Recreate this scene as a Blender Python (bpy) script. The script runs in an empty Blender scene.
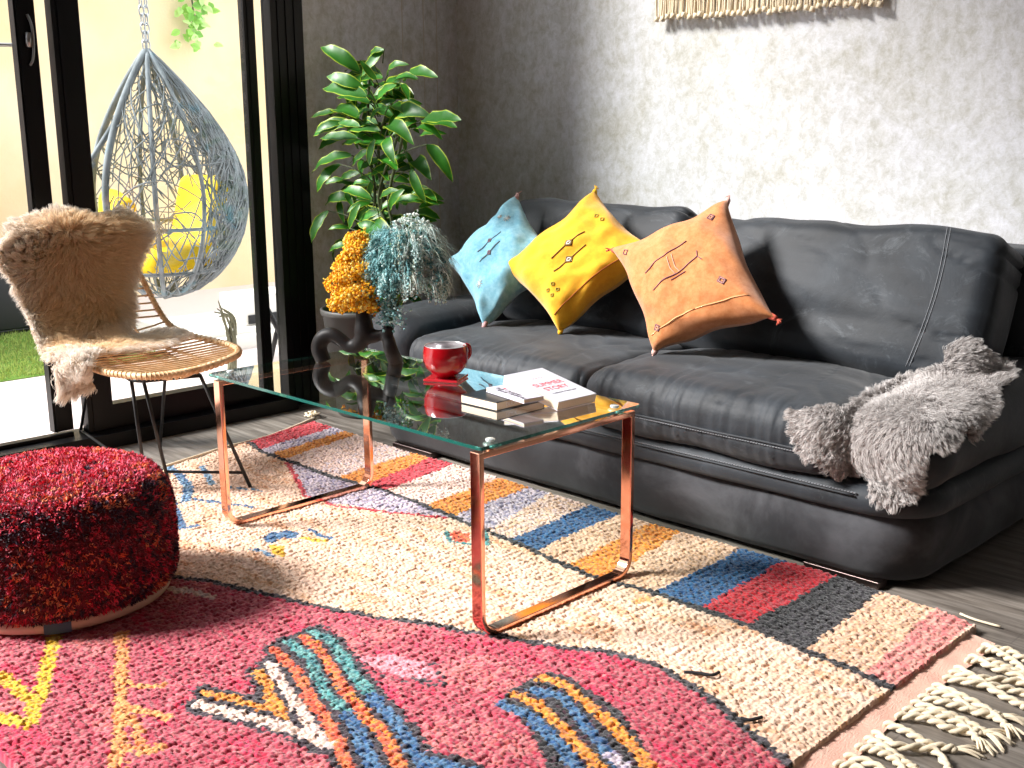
import bpy, math, random
import numpy as np
from mathutils import Vector, Matrix, noise as mnoise
random.seed(7); rng = np.random.default_rng(7)
SC = bpy.context.scene; COL = SC.collection
PI = math.pi
FZ = -.02                              # floor level; the rug's pile top is z = 0

# ------------------------------------------------------------------ camera
FPX, YAW, PITCH, ROLL = 1103.94, -0.78059, 0.21876, -0.00554
CP = np.array([2.78742, -1.57847, 1.10893])
fw = np.array([math.sin(YAW)*math.cos(PITCH), math.cos(YAW)*math.cos(PITCH), -math.sin(PITCH)])
rt = np.cross(fw, [0, 0, 1]); rt /= np.linalg.norm(rt); up = np.cross(rt, fw)
R2 = rt*math.cos(ROLL)+up*math.sin(ROLL); U2 = -rt*math.sin(ROLL)+up*math.cos(ROLL)
cam = bpy.data.cameras.new('camera'); co = bpy.data.objects.new('camera', cam); COL.objects.link(co)
M = Matrix(((R2[0], U2[0], -fw[0], CP[0]), (R2[1], U2[1], -fw[1], CP[1]), (R2[2], U2[2], -fw[2], CP[2]), (0, 0, 0, 1)))
co.matrix_world = M; cam.sensor_width = 36; cam.lens = FPX*36/1024; cam.clip_start = .05
SC.camera = co
def at(px, py, axis, val):            # a point of the photograph on a world plane (0 x, 1 y, 2 z)
    d = fw+R2*(px-512)/FPX-U2*(py-384)/FPX
    return CP+(val-CP[axis])/d[axis]*d
# ------------------------------------------------------------------ light
W = bpy.data.worlds.new('sky'); SC.world = W; W.use_nodes = True
bg = W.node_tree.nodes['Background']; bg.inputs[0].default_value = (.86, .93, 1, 1); bg.inputs[1].default_value = 2.3
sun = bpy.data.lights.new('sun', 'SUN'); sun.energy = 9.6; sun.angle = math.radians(15); sun.color = (1, .965, .93)
so = bpy.data.objects.new('sun', sun); COL.objects.link(so)
so.rotation_euler = Vector((.76, .84, -.92)).to_track_quat('-Z', 'Y').to_euler(); so.location = (-4, -1, 4)
SC.view_settings.view_transform = 'Standard'; SC.view_settings.look = 'None'
SC.view_settings.gamma = 1; SC.view_settings.exposure = 0.1; SC.view_settings.use_curve_mapping = False

# ------------------------------------------------------------------ helpers
def lin(c):
    return tuple(((x/255)/12.92 if x/255 <= .04045 else ((x/255+.055)/1.055)**2.4) for x in c)
class Mat:
    def __init__(s, name, col=(.5, .5, .5), rough=.6, metal=0, **k):
        s.m = bpy.data.materials.new(name); s.m.use_nodes = True; s.t = s.m.node_tree; s.b = s.t.nodes['Principled BSDF']
        s.b.inputs['Base Color'].default_value = (*col, 1); s.b.inputs['Roughness'].default_value = rough; s.b.inputs['Metallic'].default_value = metal
        for kk, v in k.items(): s.b.inputs[kk.replace('_', ' ')].default_value = v
        s.tc = None
    def n(s, typ, **k):
        nd = s.t.nodes.new(typ)
        for a, v in k.items():
            if a.startswith('i_'): nd.inputs[a[2:].replace('_', ' ')].default_value = v
            else: setattr(nd, a, v)
        return nd
    def l(s, a, b): s.t.links.new(a, b)
    def coord(s):
        if not s.tc: s.tc = s.n('ShaderNodeTexCoord')
        return s.tc.outputs['Object']
    def mapped(s, sc):
        mp = s.n('ShaderNodeMapping'); mp.inputs['Scale'].default_value = sc; s.l(s.coord(), mp.inputs[0]); return mp.outputs[0]
    def noise(s, scale, detail=4, sc=None, rough=.55, dist=0):
        nd = s.n('ShaderNodeTexNoise'); nd.inputs['Scale'].default_value = scale; nd.inputs['Detail'].default_value = detail
        nd.inputs['Roughness'].default_value = rough; nd.inputs['Distortion'].default_value = dist
        s.l(s.mapped(sc) if sc else s.coord(), nd.inputs['Vector']); return nd.outputs['Fac']
    def ramp(s, src, stops):
        r = s.n('ShaderNodeValToRGB'); cr = r.color_ramp
        while len(cr.elements) < len(stops): cr.elements.new(.5)
        for e, (p, c) in zip(cr.elements, stops): e.position = p; e.color = (*c, 1)
        s.l(src, r.inputs[0]); return r.outputs[0]
    def color(s, src): s.l(src, s.b.inputs['Base Color']); return s
    def rough(s, src): s.l(src, s.b.inputs['Roughness']); return s
    def bump(s, src, st=.3, d=.01):
        b = s.n('ShaderNodeBump'); b.inputs['Strength'].default_value = st; b.inputs['Distance'].default_value = d
        s.l(src, b.inputs['Height']); s.l(b.outputs[0], s.b.inputs['Normal']); return s
    def attr(s, name='Col'):
        a = s.n('ShaderNodeAttribute'); a.attribute_name = name; return a.outputs['Color']
    def mix(s, a, b, f, blend='MIX'):
        m = s.n('ShaderNodeMix', data_type='RGBA', blend_type=blend)
        for i, v in ((6, a), (7, b)):
            if isinstance(v, tuple): m.inputs[i].default_value = (*v, 1)
            else: s.l(v, m.inputs[i])
        if isinstance(f, float): m.inputs[0].default_value = f
        else: s.l(f, m.inputs[0])
        return m.outputs[2]
BASE = {}
def empty(name, loc, label, cat, group=None):
    o = bpy.data.objects.new(name, None); COL.objects.link(o); o.location = loc; o.empty_display_size = .05
    o['label'] = label; o['category'] = cat
    if group: o['group'] = group
    BASE[o] = np.array(loc, float); return o
def tag(o, label=None, cat=None, group=None, kind=None):
    for k, v in (('label', label), ('category', cat), ('group', group), ('kind', kind)):
        if v: o[k] = v
    return o
def mk(name, V, F, mat, parent=None, smooth=True, org=None, colors=None):
    V = np.asarray(V, float).reshape(-1, 3)
    b = BASE.get(parent) if parent is not None else (np.array(org, float) if org is not None else np.array([V[:, 0].mean(), V[:, 1].mean(), V[:, 2].min()]))
    me = bpy.data.meshes.new(name)
    if isinstance(F, np.ndarray):
        n, k = F.shape
        me.vertices.add(len(V)); me.vertices.foreach_set('co', (V-b).ravel().astype(np.float32))
        me.loops.add(n*k); me.loops.foreach_set('vertex_index', F.ravel().astype(np.int32))
        me.polygons.add(n); me.polygons.foreach_set('loop_start', (np.arange(n)*k).astype(np.int32))
        try: me.polygons.foreach_set('loop_total', np.full(n, k, np.int32))
        except Exception: pass
        me.update(calc_edges=True); me.validate()
    else:
        me.from_pydata([tuple(v) for v in (V-b)], [], F); me.update()
    if smooth: me.polygons.foreach_set('use_smooth', [True]*len(me.polygons))
    if colors is not None:
        ca = me.color_attributes.new('Col', 'FLOAT_COLOR', 'POINT')
        c4 = np.ones((len(V), 4), np.float32); c4[:, :3] = colors; ca.data.foreach_set('color', c4.ravel())
    me.materials.append(mat.m if isinstance(mat, Mat) else mat)
    o = bpy.data.objects.new(name, me); COL.objects.link(o)
    if parent is not None: o.parent = parent
    else: o.location = b
    BASE[o] = b
    return o
class MB:
    def __init__(s): s.V = []; s.F = []
    def add(s, V, F):
        k = len(s.V); s.V += [tuple(v) for v in V]; s.F += [tuple(i+k for i in f) for f in F]; return s
    def box(s, lo, hi, rot=None, c=None):
        x0, y0, z0 = lo; x1, y1, z1 = hi
        V = [(x, y, z) for z in (z0, z1) for x, y in ((x0, y0), (x1, y0), (x1, y1), (x0, y1))]
        if rot is not None:
            c = Vector(c) if c is not None else (Vector(lo)+Vector(hi))/2
            V = [tuple(rot @ (Vector(v)-c)+c) for v in V]
        return s.add(V, [(3, 2, 1, 0), (4, 5, 6, 7), (0, 1, 5, 4), (1, 2, 6, 5), (2, 3, 7, 6), (3, 0, 4, 7)])
    def tube(s, pts, r, seg=8, caps=True, closed=False):
        pts = [Vector(p) for p in pts]; n = len(pts)
        R = r if hasattr(r, '__len__') else [r]*n
        V = []; F = []; prev = None
        for i, p in enumerate(pts):
            t = (pts[(i+1) % n]-pts[i-1]) if closed else (pts[min(i+1, n-1)]-pts[max(i-1, 0)])
            t = t.normalized() if t.length > 1e-9 else Vector((0, 0, 1))
            if prev is None:
                a = Vector((0, 0, 1)) if abs(t.z) < .9 else Vector((1, 0, 0)); u = t.cross(a).normalized()
            else: u = (prev-t*prev.dot(t)).normalized()
            prev = u; w = t.cross(u)
            for k in range(seg): a = 2*PI*k/seg; V.append(p+(u*math.cos(a)+w*math.sin(a))*R[i])
        for i in range(n if closed else n-1):
            j = (i+1) % n
            for k in range(seg): F.append((i*seg+k, i*seg+(k+1) % seg, j*seg+(k+1) % seg, j*seg+k))
        if caps and not closed: F += [tuple(range(seg))[::-1], tuple(range((n-1)*seg, n*seg))]
        return s.add(V, F)
    def lathe(s, prof, c, seg=40):
        V = [(c[0]+r*math.cos(2*PI*k/seg), c[1]+r*math.sin(2*PI*k/seg), c[2]+z) for r, z in prof for k in range(seg)]
        F = [(i*seg+k, i*seg+(k+1) % seg, (i+1)*seg+(k+1) % seg, (i+1)*seg+k) for i in range(len(prof)-1) for k in range(seg)]
        return s.add(V, F)
    def grid(s, fn, nu, nv, closed_u=False):
        V = [fn(i/(nu if closed_u else nu-1), j/(nv-1)) for j in range(nv) for i in range(nu)]
        F = [(j*nu+i, j*nu+(i+1) % nu, (j+1)*nu+(i+1) % nu, (j+1)*nu+i) for j in range(nv-1) for i in range(nu if closed_u else nu-1)]
        return s.add(V, F)
    def build(s, name, mat, parent=None, smooth=True, org=None, bevel=0):
        o = mk(name, s.V, s.F, mat, parent, smooth, org)
        if bevel:
            b = o.modifiers.new('bevel', 'BEVEL'); b.width = bevel; b.segments = 3; b.limit_method = 'ANGLE'
            o.data.polygons.foreach_set('use_smooth', [True]*len(o.data.polygons))
            w = o.modifiers.new('wn', 'WEIGHTED_NORMAL')
        return o
def cr(P, n=8, closed=False):                  # Catmull-Rom through points
    P = [Vector(p) for p in P]; out = []; N = len(P)
    g = (lambda i: P[i % N]) if closed else (lambda i: P[max(0, min(N-1, i))])
    for i in range(N if closed else N-1):
        for k in range(n):
            t = k/n; a, b, c, d = g(i-1), g(i), g(i+1), g(i+2)
            out.append(.5*((2*b)+(c-a)*t+(2*a-5*b+4*c-d)*t*t+(3*b-a-3*c+d)*t**3))
    if not closed: out.append(P[-1])
    return out
def nz(v, s=1, o=0): return mnoise.noise(Vector((v[0]*s+o, v[1]*s+o*1.7, v[2]*s-o)))
def soft_box(c, h, r, step, fn=None, rot=None):
    """rounded box of half size h, edge radius r, dense grid, deformed by fn(local point, normal, unit coords)"""
    V = {}; L = []; F = []
    N = [max(4, int(2*x/step)) for x in h]
    def vid(i, j, k):
        key = (i, j, k)
        if key not in V:
            u = [2*a/n-1 for a, n in zip(key, N)]
            p = [u[q]*h[q] for q in range(3)]
            inn = [max(-(h[q]-r), min(h[q]-r, p[q])) for q in range(3)]
            d = Vector([p[q]-inn[q] for q in range(3)])
            n = d.normalized() if d.length > 1e-9 else Vector((0, 0, 1))
            q = Vector(inn)+n*r
            if fn: q = fn(q, n, u)
            if rot is not None: q = rot @ q
            V[key] = len(L); L.append(tuple(q+Vector(c)))
        return V[key]
    for ax in range(3):
        a, b = [q for q in range(3) if q != ax]
        for side in (0, N[ax]):
            for i in range(N[a]):
                for j in range(N[b]):
                    def K(ii, jj):
                        k = [0, 0, 0]; k[ax] = side; k[a] = ii; k[b] = jj; return vid(*k)
                    f = (K(i, j), K(i+1, j), K(i+1, j+1), K(i, j+1))
                    flip = (side == 0) != (ax == 1)
                    F.append(f[::-1] if flip else f)
    m = MB(); m.V = L; m.F = F; return m
def slab(x0, x1, y0, y1, R, prof, K=10, crown=0, fn=None, na=9):
    """rounded-rectangle plan, side profile list of (inset, z); closed caps"""
    pts = []; nrm = []
    def seg(a, b, n):
        for i in range(n): t = i/n; pts.append((a[0]+(b[0]-a[0])*t, a[1]+(b[1]-a[1])*t)); d = (b[0]-a[0], b[1]-a[1]); l = math.hypot(*d); nrm.append((d[1]/l, -d[0]/l))
    def arc(cx, cy, a0):
        for i in range(na): a = a0+PI/2*i/na; pts.append((cx+R*math.cos(a), cy+R*math.sin(a))); nrm.append((math.cos(a), math.sin(a)))
    nx = max(2, int((x1-x0)/.02)); ny = max(2, int((y1-y0)/.02))
    seg((x0+R, y0), (x1-R, y0), nx); arc(x1-R, y0+R, -PI/2); seg((x1, y0+R), (x1, y1-R), ny); arc(x1-R, y1-R, 0)
    seg((x1-R, y1), (x0+R, y1), nx); arc(x0+R, y1-R, PI/2); seg((x0, y1-R), (x0, y0+R), ny); arc(x0+R, y0+R, PI)
    n = len(pts); V = []; F = []; cx, cy = (x0+x1)/2, (y0+y1)/2
    rings = []
    i0, z0 = prof[0]; i1, z1 = prof[-1]
    for k in range(1, 4): rings.append(('s', k/4, i0, z0))
    for d, z in prof: rings.append(('o', 1, d, z))
    for k in range(K-1, 0, -1): rings.append(('s', k/K, i1, z1))
    for kind, s, d, z in rings:
        for (px, py), (nx_, ny_) in zip(pts, nrm):
            x, y = px-nx_*d, py-ny_*d
            x, y = cx+(x-cx)*s, cy+(y-cy)*s
            zz = z
            if kind == 's' and z == z1 and crown: zz += crown*(1-((x-cx)/((x1-x0)/2))**4)*(1-((y-cy)/((y1-y0)/2))**4)
            p = (x, y, zz)
            if fn: p = fn(Vector(p), Vector((nx_, ny_, 0)) if kind == 'o' else Vector((0, 0, 1)))
            V.append(tuple(p))
    m = len(rings)
    for j in range(m-1):
        for i in range(n): F.append((j*n+i, j*n+(i+1) % n, (j+1)*n+(i+1) % n, (j+1)*n+i))
    F.append(tuple(range(n))[::-1]); F.append(tuple(range((m-1)*n, m*n)))
    mb = MB(); mb.V = V; mb.F = F; return mb
def strands(P, D0, D1, L, W, nseg=4, curl=0, clump=0, nclump=0, col=None, coltip=None):
    """ribbons from roots P, leaving along D0 and bending to D1"""
    N = len(P); L = np.broadcast_to(L, N)[:, None]; 
    D0 = D0/np.linalg.norm(D0, axis=1)[:, None]; D1 = D1/np.linalg.norm(D1, axis=1)[:, None]
    pts = [P.copy()]
    ph = rng.uniform(0, 6.28, N)[:, None]
    S = np.cross(D1, rng.normal(size=(N, 3))); S /= np.linalg.norm(S, axis=1)[:, None]; S2 = np.cross(D1, S)
    for k in range(1, nseg+1):
        t = (k-.5)/nseg; d = D0*(1-t)+D1*t; d /= np.linalg.norm(d, axis=1)[:, None]
        q = pts[-1]+d*L/nseg
        if curl: q = q+(S*np.sin(ph+t*5)+S2*np.cos(ph+t*5))*curl/nseg
        pts.append(q)
    if nclump:
        idx = rng.choice(N, nclump, replace=False); near = np.zeros(N, int)
        for a in range(0, N, 2000):
            near[a:a+2000] = ((P[a:a+2000, None]-P[idx][None])**2).sum(2).argmin(1)
        near = idx[near]
        for k in range(1, nseg+1):
            w = clump*(k/nseg)**1.2; pts[k] = pts[k]*(1-w)+pts[k][near]*w
    V = np.zeros((N, nseg+1, 2, 3)); 
    for k in range(nseg+1):
        w = W*(1-.85*(k/nseg)**2)/2
        V[:, k, 0] = pts[k]-S*w; V[:, k, 1] = pts[k]+S*w
    F = np.zeros((N, nseg, 4), int); b = np.arange(N)[:, None]*(nseg+1)*2; kk = np.arange(nseg)[None]*2
    F[..., 0] = b+kk; F[..., 1] = b+kk+1; F[..., 2] = b+kk+3; F[..., 3] = b+kk+2
    C = None
    if col is not None:
        C = np.zeros((N, nseg+1, 2, 3)); ct = col if coltip is None else coltip
        for k in range(nseg+1): t = k/nseg; C[:, k, :, :] = (col*(1-t)+ct*t)[:, None]
        C = C.reshape(-1, 3)
    return V.reshape(-1, 3), F.reshape(-1, 4), C

# ------------------------------------------------------------------ materials
m_wall = Mat('mottled_wall', rough=.55)
a = m_wall.noise(3.4, 7, rough=.68, dist=.5); b_ = m_wall.noise(26, 9, (1, 1, .8), .8, .35); c_ = m_wall.noise(70, 4)
base = m_wall.ramp(a, [(.34, lin((176, 172, 154))), (.5, lin((202, 202, 200))), (.66, lin((220, 221, 228)))])
fine = m_wall.ramp(b_, [(.38, lin((168, 166, 156))), (.5, lin((206, 206, 208))), (.62, lin((234, 235, 243)))])
m_wall.color(m_wall.mix(base, fine, .5)); m_wall.rough(m_wall.ramp(b_, [(.35, (.7,)*3), (.65, (.45,)*3)])); m_wall.bump(c_, .25, .004)
m_ceil = Mat('ceiling_paint', lin((150, 148, 144)), .9); m_far = Mat('taupe_wall_paint', lin((110, 104, 98)), .9)
m_black = Mat('black_powder_coat', (.004, .004, .0045), .35, Specular_IOR_Level=.2)
m_blackm = Mat('black_metal', (.012, .012, .013), .4, .3)
m_floor = Mat('grey_oak_planks', rough=.42)
br = m_floor.n('ShaderNodeTexBrick', offset=.37, i_Scale=1.0, i_Mortar_Size=.0018, i_Brick_Width=1.2, i_Row_Height=.145, i_Bias=0.)
br.inputs['Color1'].default_value = (.25, .25, .25, 1); br.inputs['Color2'].default_value = (.75, .75, .75, 1); br.inputs['Mortar'].default_value = (0, 0, 0, 1)
m_floor.l(m_floor.coord(), br.inputs[0])
g = m_floor.noise(3.2, 8, (1.2, 16, 1), .65, .5)
wood = m_floor.ramp(g, [(.3, lin((92, 84, 78))), (.48, lin((128, 120, 112))), (.7, lin((166, 158, 150)))])
tone = m_floor.mix((.62, .62, .63), (1, 1, .99), br.outputs['Color'])
m_floor.color(m_floor.mix(wood, tone, 1.0, 'MULTIPLY')); m_floor.bump(g, .12, .004)

def glass_mat(name, tint, f0=.04, gain=.96, edge=False):
    m = bpy.data.materials.new(name); m.use_nodes = True; t = m.node_tree; t.nodes.clear(); N = t.nodes.new; L = t.links.new
    out = N('ShaderNodeOutputMaterial'); tr = N('ShaderNodeBsdfTransparent'); tr.inputs[0].default_value = (*tint, 1)
    gl = N('ShaderNodeBsdfGlossy'); gl.inputs['Roughness'].default_value = 0.0; gl.inputs[0].default_value = (1, 1, 1, 1)
    ge = N('ShaderNodeNewGeometry'); dp = N('ShaderNodeVectorMath'); dp.operation = 'DOT_PRODUCT'; L(ge.outputs['Normal'], dp.inputs[0]); L(ge.outputs['Incoming'], dp.inputs[1])
    ab = N('ShaderNodeMath'); ab.operation = 'ABSOLUTE'; L(dp.outputs['Value'], ab.inputs[0])
    om = N('ShaderNodeMath'); om.operation = 'SUBTRACT'; om.inputs[0].default_value = 1; L(ab.outputs[0], om.inputs[1])
    pw = N('ShaderNodeMath'); pw.operation = 'POWER'; pw.inputs[1].default_value = 5; L(om.outputs[0], pw.inputs[0])
    ma = N('ShaderNodeMath'); ma.operation = 'MULTIPLY_ADD'; ma.inputs[1].default_value = gain; ma.inputs[2].default_value = f0; L(pw.outputs[0], ma.inputs[0]); ma.use_clamp = True
    mx = N('ShaderNodeMixShader'); L(ma.outputs[0], mx.inputs[0]); L(tr.outputs[0], mx.inputs[1]); L(gl.outputs[0], mx.inputs[2]); L(mx.outputs[0], out.inputs[0])
    return m
m_pane = glass_mat('window_glass', (.98, .99, .985), .03)
m_ttop = glass_mat('table_glass_face', (.86, .93, .90), .12, 2.0)
m_tbot = glass_mat('table_glass_underside', (.95, .98, .97), .0, 0.0)
m_tedge = Mat('table_glass_edge', (.03, .26, .21), .08, Transmission_Weight=.6, IOR=1.5)
m_clear = Mat('clear_clamp', (.75, .82, .82), .12, .5)

m_leather = Mat('dark_nubuck', rough=.62, Sheen_Weight=.15, Sheen_Roughness=.5); m_leather.b.inputs['Specular IOR Level'].default_value = .35
a = m_leather.noise(4, 6, rough=.6, dist=.8); b_ = m_leather.noise(28, 6, (1, 1, 1), .7)
lc = m_leather.ramp(a, [(.3, (.008, .0105, .014)), (.55, (.017, .022, .029)), (.75, (.036, .045, .056))])
m_leather.color(m_leather.mix(lc, (.13, .15, .17), m_leather.ramp(m_leather.noise(5, 10, (1, 2.2, 1), .78, 1.6), [(.56, (0,)*3), (.74, (.6,)*3)])))
m_leather.bump(b_, .35, .004)
m_stitch = Mat('stitch_thread', (.20, .21, .23), .8)
m_skirt = Mat('sofa_base_nubuck', rough=.8, Sheen_Weight=.15); m_skirt.b.inputs['Specular IOR Level'].default_value = .25
a = m_skirt.noise(3, 6, rough=.6, dist=.4)
m_skirt.color(m_skirt.ramp(a, [(.32, (.008, .008, .010)), (.5, (.022, .023, .027)), (.68, (.075, .077, .086))])); m_skirt.bump(m_skirt.noise(60, 3), .2, .002)
m_copper = Mat('polished_copper', (.86, .42, .28), .10, 1.0)
m_chrome = Mat('dark_chrome', (.16, .12, .11), .35, 1.0)
m_redgl = Mat('glossy_red_glaze', (.30, .002, .006), .16, 0, Coat_Weight=.5)
m_inner = Mat('silver_glaze', (.62, .6, .62), .25, .6)
m_coaster = Mat('red_coaster', (.40, .01, .02), .2, Coat_Weight=.5)
m_paper = Mat('book_pages', lin((220, 206, 182)), .8); m_paper.bump(m_paper.noise(300, 1, (.1, .1, 6)), .3, .001)
m_cover = Mat('white_book_cover', lin((206, 206, 216)), .45)
m_cover2 = Mat('lilac_white_book_cover', lin((200, 196, 210)), .45)
m_bcover = Mat('black_book_cover', (.012, .012, .014), .35)
m_redink = Mat('red_ink', lin((205, 40, 60)), .5); m_blkink = Mat('black_ink', (.02, .02, .03), .5); m_whiteink = Mat('white_ink', (.8, .8, .8), .5)
m_vase = Mat('dark_stoneware', rough=.5, Specular_IOR_Level=.18); m_vase.color(m_vase.ramp(m_vase.noise(40, 4), [(.3, (.006, .005, .005)), (.7, (.012, .010, .010))])); m_vase.bump(m_vase.noise(150, 3), .2, .001)
m_pot = Mat('grey_plastic_pot', (.06, .058, .055), .5)
m_soil = Mat('potting_soil', (.03, .02, .012), .95); m_soil.bump(m_soil.noise(60), 1, .02)
m_stem = Mat('plant_stem', (.05, .07, .02), .6)
m_leaf = Mat('variegated_leaf', rough=.32, Coat_Weight=.2); m_leaf.color(m_leaf.attr()); m_leaf.b.inputs['Transmission Weight'].default_value = 0
def attr_mat(name, rough=.85, trans=0, sheen=0):
    m = Mat(name, rough=rough, Sheen_Weight=sheen); m.color(m.attr())
    if trans:
        t = m.n('ShaderNodeBsdfTranslucent'); m.l(m.attr(), t.inputs[0]); mx = m.n('ShaderNodeMixShader', i_Fac=trans)
        out = m.t.nodes['Material Output']; m.l(m.b.outputs[0], mx.inputs[1]); m.l(t.outputs[0], mx.inputs[2]); m.l(mx.outputs[0], out.inputs[0])
    return m
m_wool = attr_mat('wool_fibres', .9, .38, .3)
m_rug = attr_mat('rug_pile_wool', .95, 0, .35)
m_flower = attr_mat('dried_flower', .9, .2)
m_leafo = attr_mat('garden_leaf', .6, .25)
m_leaf = attr_mat('variegated_leaf', .42, .2)
m_rattan = Mat('rattan_cane', rough=.45); m_rattan.color(m_rattan.ramp(m_rattan.noise(30, 4), [(.3, lin((196, 150, 100))), (.7, lin((236, 206, 164)))]))
m_hide = Mat('hide_leather', lin((205, 180, 150)), .9)
m_ghide = Mat('grey_hide_leather', lin((150, 142, 138)), .9)
m_cotton = Mat('cream_cotton', lin((232, 216, 188)), .9, Sheen_Weight=.2); m_cotton.bump(m_cotton.noise(200, 2), .4, .002)

# ------------------------------------------------------------------ room
XW, YB, CEIL = -1.17, 2.065, 4.4
def struct(name, mb, mat, parent=None, **k):
    o = mb.build(name, mat, parent, smooth=False, **k)
    if parent is None: o['kind'] = 'structure'
    return o
struct('floor', MB().box((-1.24, -4.2, -.10), (4.2, YB+.1, FZ)), m_floor, org=(0, 0, FZ))
struct('wall_back', MB().box((-1.4, YB, FZ), (4.2, YB+.15, CEIL)), m_wall, org=(0, YB, 0))
wl = MB().box((XW-.12, 1.2, FZ), (XW, YB, CEIL)).box((XW-.12, -4.2, 4.24), (XW, 1.2, CEIL))
struct('wall_left', wl, m_wall, org=(XW, 1.6, 0))
yA = [at(x, 60, 0, XW)[1] for x in (403, 424, 437)]
m_trim = Mat('pale_trim_strip', lin((196, 188, 176)), .6)
for k_, y_ in enumerate(yA): struct('trim_%d' % (k_+3), MB().box((XW, y_-.002, 0), (XW+.0015, y_+.002, CEIL)), m_trim, org=(XW, y_, 0))
struct('wall_right', MB().box((4.2, -4.2, FZ), (4.32, YB+.1, CEIL)), m_far, org=(4.2, 0, 0))
struct('wall_front', MB().box((-1.4, -4.32, FZ), (4.3, -4.2, CEIL)), m_far, org=(0, -4.2, 0))
struct('ceiling', MB().box((-1.3, -4.2, CEIL), (4.3, YB+.15, CEIL+.1)), m_ceil, org=(0, 0, CEIL))

# door and window frames (black aluminium)
d1 = MB().box((XW-.06, 1.045, FZ), (XW+.006, 1.2, 4.24))
for k in (1.075, 1.115, 1.155): d1.box((XW+.006, k, .01), (XW+.011, k+.018, 4.2))
d1.box((XW-.10, -4.1, 4.18), (XW+.03, 1.02, 4.24)).box((XW-.10, -4.1, FZ), (XW+.07, 1.045, .035))
d1.box((XW-.02, -4.1, .035), (XW-.005, .1, .05))
fr = struct('window_1', d1, m_black, org=(XW, 1.1, 0))
pn = MB().box((XW-.03, .255, .13), (XW-.024, .94, 4.1)); pn.build('glass_pane', m_pane, fr, smooth=False)
MB().box((XW-.06, .255, .035), (XW+.002, 1.045, .13)).build('bottom_rail', m_black, fr, smooth=False)
MB().box((XW-.06, .255, 4.08), (XW+.002, 1.045, 4.18)).build('top_rail', m_black, fr, smooth=False)
MB().box((XW-.045, .155, .035), (XW+.002, .255, 4.18)).box((XW+.002, .175, .035), (XW+.006, .21, 4.18)).build('centre_post', m_black, fr, smooth=False)
MB().box((XW-.055, .935, .1), (XW-.018, .985, 4.1)).box((XW-.018, .95, .1), (XW-.014, .962, 4.1)).build('sash_stile', m_black, fr, smooth=False)
MB().box((XW-.05, .985, .13), (XW-.044, 1.045, 4.1)).build('narrow_glass_pane', m_pane, fr, smooth=False)
d2 = MB().box((XW-.085, .045, .05), (XW-.045, .118, 4.12)).box((XW-.045, .052, .05), (XW-.041, .06, 4.12))
dr = struct('door_1', d2, m_black, org=(XW-.06, .05, .05))
hm = MB(); hp = at(28, 40, 0, XW-.045)
hm.tube(cr([(XW-.043, hp[1]+.004, hp[2]+.085), (XW-.034, hp[1]+.012, hp[2]+.05), (XW-.034, hp[1]+.014, hp[2]), (XW-.036, hp[1]+.008, hp[2]-.06), (XW-.043, hp[1]-.002, hp[2]-.085)], 5), .005)
hm.lathe([(0, -.026), (.010, -.024), (.012, 0), (.010, .024), (0, .026)], (XW-.040, hp[1], hp[2]), 12)
hm.tube([(XW-.09, hp[1], hp[2]-.01), (XW-.16, hp[1]-.01, hp[2]-.01), (XW-.165, hp[1]-.10, hp[2]-.012)], .007)
hm.build('door_handle', Mat('brushed_handle_metal', (.35, .34, .33), .3, .9), dr)

# ------------------------------------------------------------------ outside
m_render = Mat('cream_render', rough=.9); m_render.color(m_render.ramp(m_render.noise(1.2, 5), [(.3, lin((238, 208, 158))), (.7, lin((244, 224, 190)))])); m_render.bump(m_render.noise(60), .2, .01)
m_pink = Mat('pale_pink_render', lin((244, 222, 206)), .9); m_pink.bump(m_pink.noise(50), .2, .01)
m_deck = Mat('pale_patio_tiles', lin((222, 208, 204)), .6); m_deck.bump(m_deck.noise(4, 4), .05, .01)
m_grass = attr_mat('turf_blades', .8, .3)
m_white = Mat('white_render', lin((235, 230, 222)), .8)
struct('floor_patio', MB().box((-5.6, -6, -.10), (-1.24, 6, -.02)), m_deck, org=(-3, 0, -.02))
struct('wall_courtyard', MB().box((-5.2, 1.25, -.1), (-4.9, 6, 2.6)), m_render, org=(-5, 3, 0))
struct('wall_garden', MB().box((-5.4, -6, -.1), (-5.0, 1.25, 2.6)), m_pink, org=(-5, -2, 0))
# turf
N = 26000; P = np.c_[rng.uniform(-4.9, -2.62, N), rng.uniform(-1.2, 1.25, N), np.full(N, -.018)]
D = rng.normal(size=(N, 3))*.45; D[:, 2] = 1
gc = np.array(lin((176, 192, 104)))[None]*rng.uniform(.6, 1.25, (N, 1))
V, F, C = strands(P, D, D+rng.normal(size=(N, 3))*.5, .03*rng.uniform(.6, 1.2, N), .006, 2, col=gc)
n0 = len(V); V = np.r_[V, [(-4.95, -1.2, -.016), (-2.6, -1.2, -.016), (-2.6, 1.25, -.016), (-4.95, 1.25, -.016)]]; F = np.r_[F, [[n0, n0+1, n0+2, n0+3]]]; C = np.r_[C, np.tile(lin((110, 150, 50)), (4, 1))]
tag(mk('artificial_grass', V, F, m_grass, colors=C, smooth=False), 'bright green artificial grass outside the open door', 'grass', kind='stuff')
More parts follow.
